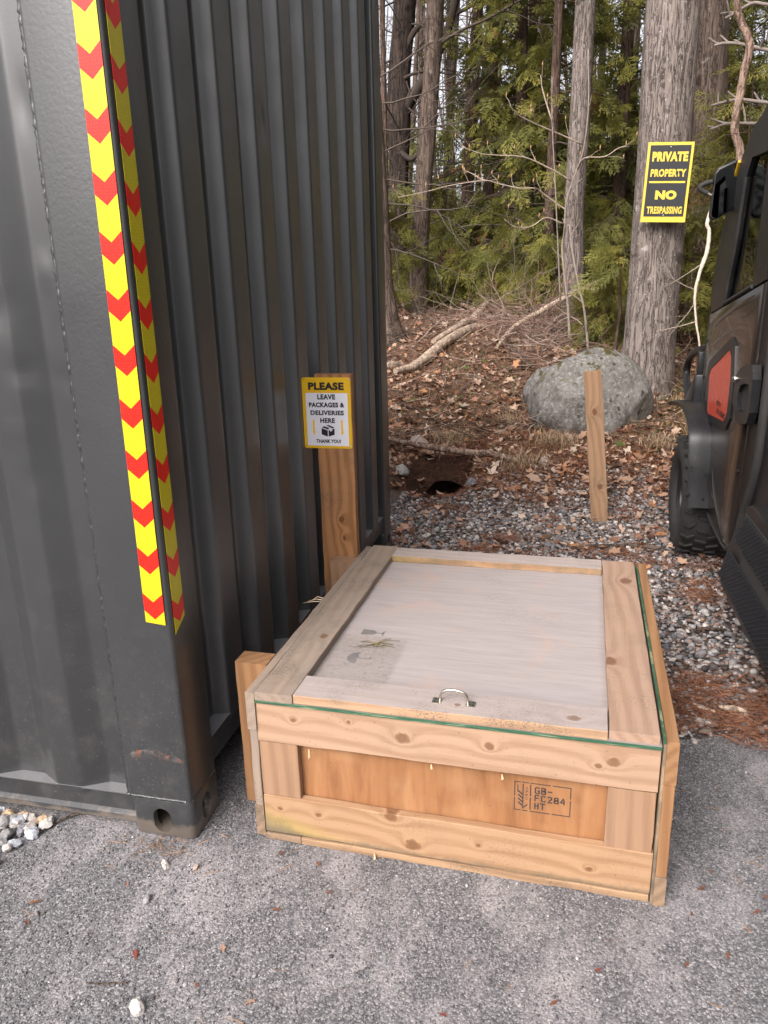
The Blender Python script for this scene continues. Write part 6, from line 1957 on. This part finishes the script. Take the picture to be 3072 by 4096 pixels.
# pine needles: reddish drifts on the gravel edge, the verge and across the litter
A = Acc()
def needles(A, x, y, L, c, zoff=.006, tilt=.25, w=.0011):
    n = len(x)
    tv = np.array([[-.5, -1, 0], [.5, 0, 0], [-.5, 1, 0], [0, 0, .0]], np.float32)
    tv = np.array([[-.5, -1, 0], [0, -1, .06], [.5, 0, 0], [0, 1, .06], [-.5, 1, 0]], np.float32)
    tf = np.array([[0, 1, 3], [0, 3, 4], [1, 2, 3]])
    d = rng.normal(size=(n, 3)); d[:, 2] *= tilt
    Mx = rotm(d, rng.uniform(0, 6, n))
    Mx = Mx * np.stack([L, np.full(n, w), L], 1)[:, None, :]
    A.inst(tv, tf, Mx, np.stack([x, y, gz(x, y) + zoff + rng.uniform(0, .012, n)], 1), c)
def ncol(n): return np.array([[.20, .085, .045]]) * rng.uniform(.6, 1.5, (n, 1)) + rng.uniform(0, .03, (n, 1))
cx_ = np.concatenate([rng.uniform(-.1, 2.4, 105), rng.uniform(1.15, 2.0, 30)]); cy_ = np.concatenate([rng.uniform(.85, 4.6, 105), rng.normal(.86, .09, 30)])
xs, ys = [], []
for a, b in zip(cx_, cy_):
    k = rng.integers(40, 190); xs.append(rng.normal(a, .07, k)); ys.append(rng.normal(b, .045, k))
xs.append(rng.uniform(-.2, 2.4, 6000)); ys.append(rng.uniform(.75, 5.0, 6000))
xs.append(rng.uniform(-.2, 2.0, 7000)); ys.append(rng.normal(4.1, .45, 7000))
xs.append(rng.uniform(-1.0, 2.4, 12000)); ys.append(rng.uniform(4.0, 7.5, 12000))
x = np.concatenate(xs); y = np.concatenate(ys)
keep = view_ok(x, y) & ~in_hole(x, y, .9) & (y > .70)
x, y = x[keep], y[keep]
needles(A, x, y, rng.uniform(.04, .09, len(x)), ncol(len(x)), .012)
n = 230
x = np.concatenate([rng.uniform(-.6, 1.9, 150), rng.normal(-.06, .07, 80)]); y = np.concatenate([rng.uniform(-.6, .6, 150), rng.normal(-.045, .03, 80)]); keep = view_ok(x, y); x, y = x[keep], y[keep]
needles(A, x, y, rng.uniform(.03, .06, len(x)), np.array([[.30, .17, .09]]) * rng.uniform(.6, 1.3, (len(x), 1)), .003, .05, .0007)
tag(A.obj('pine_needles', M['litter']), 'rust brown pine needles drifted over the gravel and the foot of the bank', 'pine needles', kind='stuff')
# brushwood: fine twigs on the bank
A = Acc()
for k in range(760):
    y = 4.4 + 6.0 * rng.random(); x = rng.uniform(-.32, .30) * (y + 2.2) + .5
    if in_hole(x, y, 1.6): continue
    twigs(A, (x, y, gzf(x, y) + rng.uniform(.0, .06)), (rng.normal(), rng.normal(), rng.uniform(-.05, .25)), rng.uniform(.2, .75), rng.uniform(.003, .008), 1, ((.20, .14, .105), (.36, .28, .22), (.13, .09, .07))[k % 3], .16, 2, .01, 3)
for k in range(230):   # the tangled pile left of the boulder
    x = rng.normal(.55, .28); y = rng.normal(7.5, .45)
    twigs(A, (x, y, gzf(x, y) + rng.uniform(0, .28)), (rng.normal(), rng.normal() * .6, rng.uniform(-.2, .35)), rng.uniform(.3, .9), rng.uniform(.003, .009), 2, ((.22, .14, .11), (.34, .26, .21))[k % 4 == 0], .2, 3, .03, 3)
for k in range(46):   # upright dead stems under the trees
    y = rng.uniform(8.0, 11.5); x = rng.uniform(-.30, .30) * (y + 2) + .4
    twigs(A, (x, y, gzf(x, y)), (rng.normal(0, .5), rng.normal(0, .3), 1), rng.uniform(.5, 1.3), .007, 2, (.16, .125, .10), .18, 3, .02, 3)
tag(A.obj('brushwood', M['twig']), 'tangled dead twigs and brushwood strewn over the leafy bank', 'brushwood', kind='stuff')
# low green plants and grass
A = Acc()
n = 900
y = 4.2 + 5.5 * rng.random(n); x = rng.uniform(-.30, .34, n) * (y + 2.2) + .5
sel = (np.sin(x * 3.7 + 2) + np.sin(y * 4.1 + x * 2)) > .55
x, y = x[sel], y[sel]
cc = np.array([[.09, .12, .03], [.13, .15, .035], [.06, .085, .03]])[rng.integers(0, 3, len(x))] * rng.uniform(.7, 1.2, (len(x), 1))
Mx = rotm(np.stack([rng.normal(size=len(x)), rng.normal(size=len(x)), rng.uniform(-.2, .6, len(x))], 1), rng.normal(0, .4, len(x))) * rng.uniform(.02, .045, len(x))[:, None, None]
for i in range(3):
    m_ = np.arange(len(x)) % 3 == i
    A.inst(LT[i][0], LT[i][1], Mx[m_], np.stack([x, y, gz(x, y) + .03], 1)[m_], cc[m_])
tag(A.obj('ground_plants', M['leafy']), 'small green leafy plants sprouting through the leaf litter', 'ground cover', kind='stuff')
def blades(A, x, y, L, c, spread=.8, w=.0022, z0=None):
    n = len(x)
    # three-segment blade arching over
    t = np.linspace(0, 1, 4)
    tv = []
    for k in t:
        ww = (1 - k * .9)
        tv += [[k * .75, -ww, math.sin(k * 2.1) * .62], [k * .75, ww, math.sin(k * 2.1) * .62]]
    tv = np.array(tv, np.float32); tf = np.array([[0, 2, 3, 1], [2, 4, 5, 3], [4, 6, 7, 5]])
    az = rng.uniform(0, 6.28, n)
    ca, sa = np.cos(az), np.sin(az); zz = np.zeros(n)
    Mx = np.stack([np.stack([ca * L * spread, -sa * w, zz], -1), np.stack([sa * L * spread, ca * w, zz], -1), np.stack([zz, zz, L * rng.uniform(.5, 1.2, n)], -1)], 1)
    A.inst(tv, tf, Mx, np.stack([x, y, (gz(x, y) if z0 is None else z0) - .005], 1), c)
STRAW = np.array([[.42, .31, .20], [.34, .23, .14], [.50, .39, .27], [.25, .17, .10]])
for (x_, y_, r_, n_, lab) in ((.02, 4.55, .16, 420, 'dry straw coloured grass tuft above the burrow'), (.86, 4.42, .15, 380, 'dry straw coloured grass tuft at the left foot of the boulder'), (.46, 4.95, .10, 160, 'tall pale grass clump in the middle of the leafy bank'),
                              (.62, 4.02, .18, 260, 'dark dry grass tuft at the right end of the birch pole'), (1.62, 4.35, .14, 260, 'dry grass tuft between stake and front wheel')):
    A = Acc()
    z_ = gzf(x_, y_)
    xx = rng.normal(0, r_ * .6, n_); yy = rng.normal(0, r_ * .35, n_)
    c = STRAW[rng.integers(0, 4, n_)] * rng.uniform(.7, 1.2, (n_, 1))
    blades(A, xx + x_, yy + y_, rng.uniform(.08, .20, n_), c)
    A.v = [v - np.array((x_, y_, z_), np.float32) for v in A.v]
    tag(A.obj('grass_tuft', M['litter'], loc=(x_, y_, z_)), lab, 'grass tuft')
A = Acc()
n = 2600
x = np.concatenate([rng.normal(1.98, .20, 1500), rng.uniform(-.6, 1.6, 1100)]); y = np.concatenate([rng.normal(5.2, .55, 1500), rng.uniform(3.8, 7.5, 1100)])
keep = ~in_hole(x, y, 1.2); x, y = x[keep], y[keep]
pal = np.array([[.20, .19, .05], [.26, .22, .09], [.38, .29, .17], [.14, .15, .04]])
blades(A, x, y, rng.uniform(.05, .16, len(x)), pal[rng.integers(0, 4, len(x))] * rng.uniform(.7, 1.2, (len(x), 1)))
tag(A.obj('bank_grass', M['litter']), 'thin yellowing grass growing around the thick tree and over the bank', 'grass', kind='stuff')

# debris on the crate lid: a dry sprig on the grubby patch
A = Acc()
cw = Matrix.Rotation(R(-1.4), 3, 'Z')
def lidp(u, v, h): q = cw @ Vector((u, v, 0)); return (q.x + .183, q.y + .0475, .4228 + h)
l0 = np.array(lidp(.24, .345, 0))
for a in range(15):
    an = rng.uniform(-.5, .9) + (math.pi if a % 3 == 0 else 0); L = rng.uniform(.02, .075)
    u0, v0 = .225 + rng.normal(0, .012), .345 + rng.normal(0, .007)
    p = np.array([lidp(u0, v0, .002), lidp(u0 + L * .5 * math.cos(an), v0 + L * .5 * math.sin(an), rng.uniform(.003, .008)), lidp(u0 + L * math.cos(an), v0 + L * math.sin(an), .0015)]) - l0
    V, F, F3 = tube(p, [.0011, .0009, .0005], 4); A.add(V, [F, F3], np.array((.20, .16, .09)) * rng.uniform(.6, 1.3))
tag(A.obj('dry_sprig', M['twig'], None, loc=tuple(l0)), 'dry brown sprig of plant debris lying on the stencilled patch of the crate lid', 'sprig', kind=None)

# single leaves on the asphalt
leafmat = [plain('dry_leaf_brown', (.14, .058, .034), .7, nz=.3), plain('dry_leaf_tan', (.27, .155, .105), .7, nz=.3), plain('dry_leaf_red', (.17, .035, .025), .7, nz=.3)]
lv = [(-.283, -.276, 0), (-.262, -.336, 0), (-.097, -.179, 1), (.034, -.362, 2), (.218, -.307, 1), (.299, -.18, 0), (.404, -.103, 0), (.349, -.018, 0), (.242, -.002, 0), (.203, -.407, 0), (.331, -.421, 1),
      (1.423, .088, 0), (1.309, .146, 0), (1.28, .086, 0), (1.303, -.103, 0), (1.214, -.146, 0), (1.029, -.199, 2), (.941, -.295, 0), (1.36, -.023, 1), (1.245, .001, 0), (1.392, .037, 0), (.724, -.368, 2)]
for x_, y_, m_ in lv:
    tv, tf = LT[rng.integers(0, 6)]
    A = Acc(); A.add(tv * .0085 * rng.uniform(.8, 1.4) * np.array([1.25, .8, 1.1]), [tf], (.2, .1, .05))
    o = A.obj('fallen_leaf', leafmat[m_], None, loc=(x_, y_, .004), rot=(0, 0, rng.uniform(0, 6.28)))
    tag(o, ('small curled brown leaf lying on the grey asphalt', 'small curled tan leaf lying on the grey asphalt', 'small dark red leaf scrap lying on the grey asphalt')[m_], 'leaf', ('brown leaves on the asphalt', 'tan leaves on the asphalt', 'red leaf scraps on the asphalt')[m_])
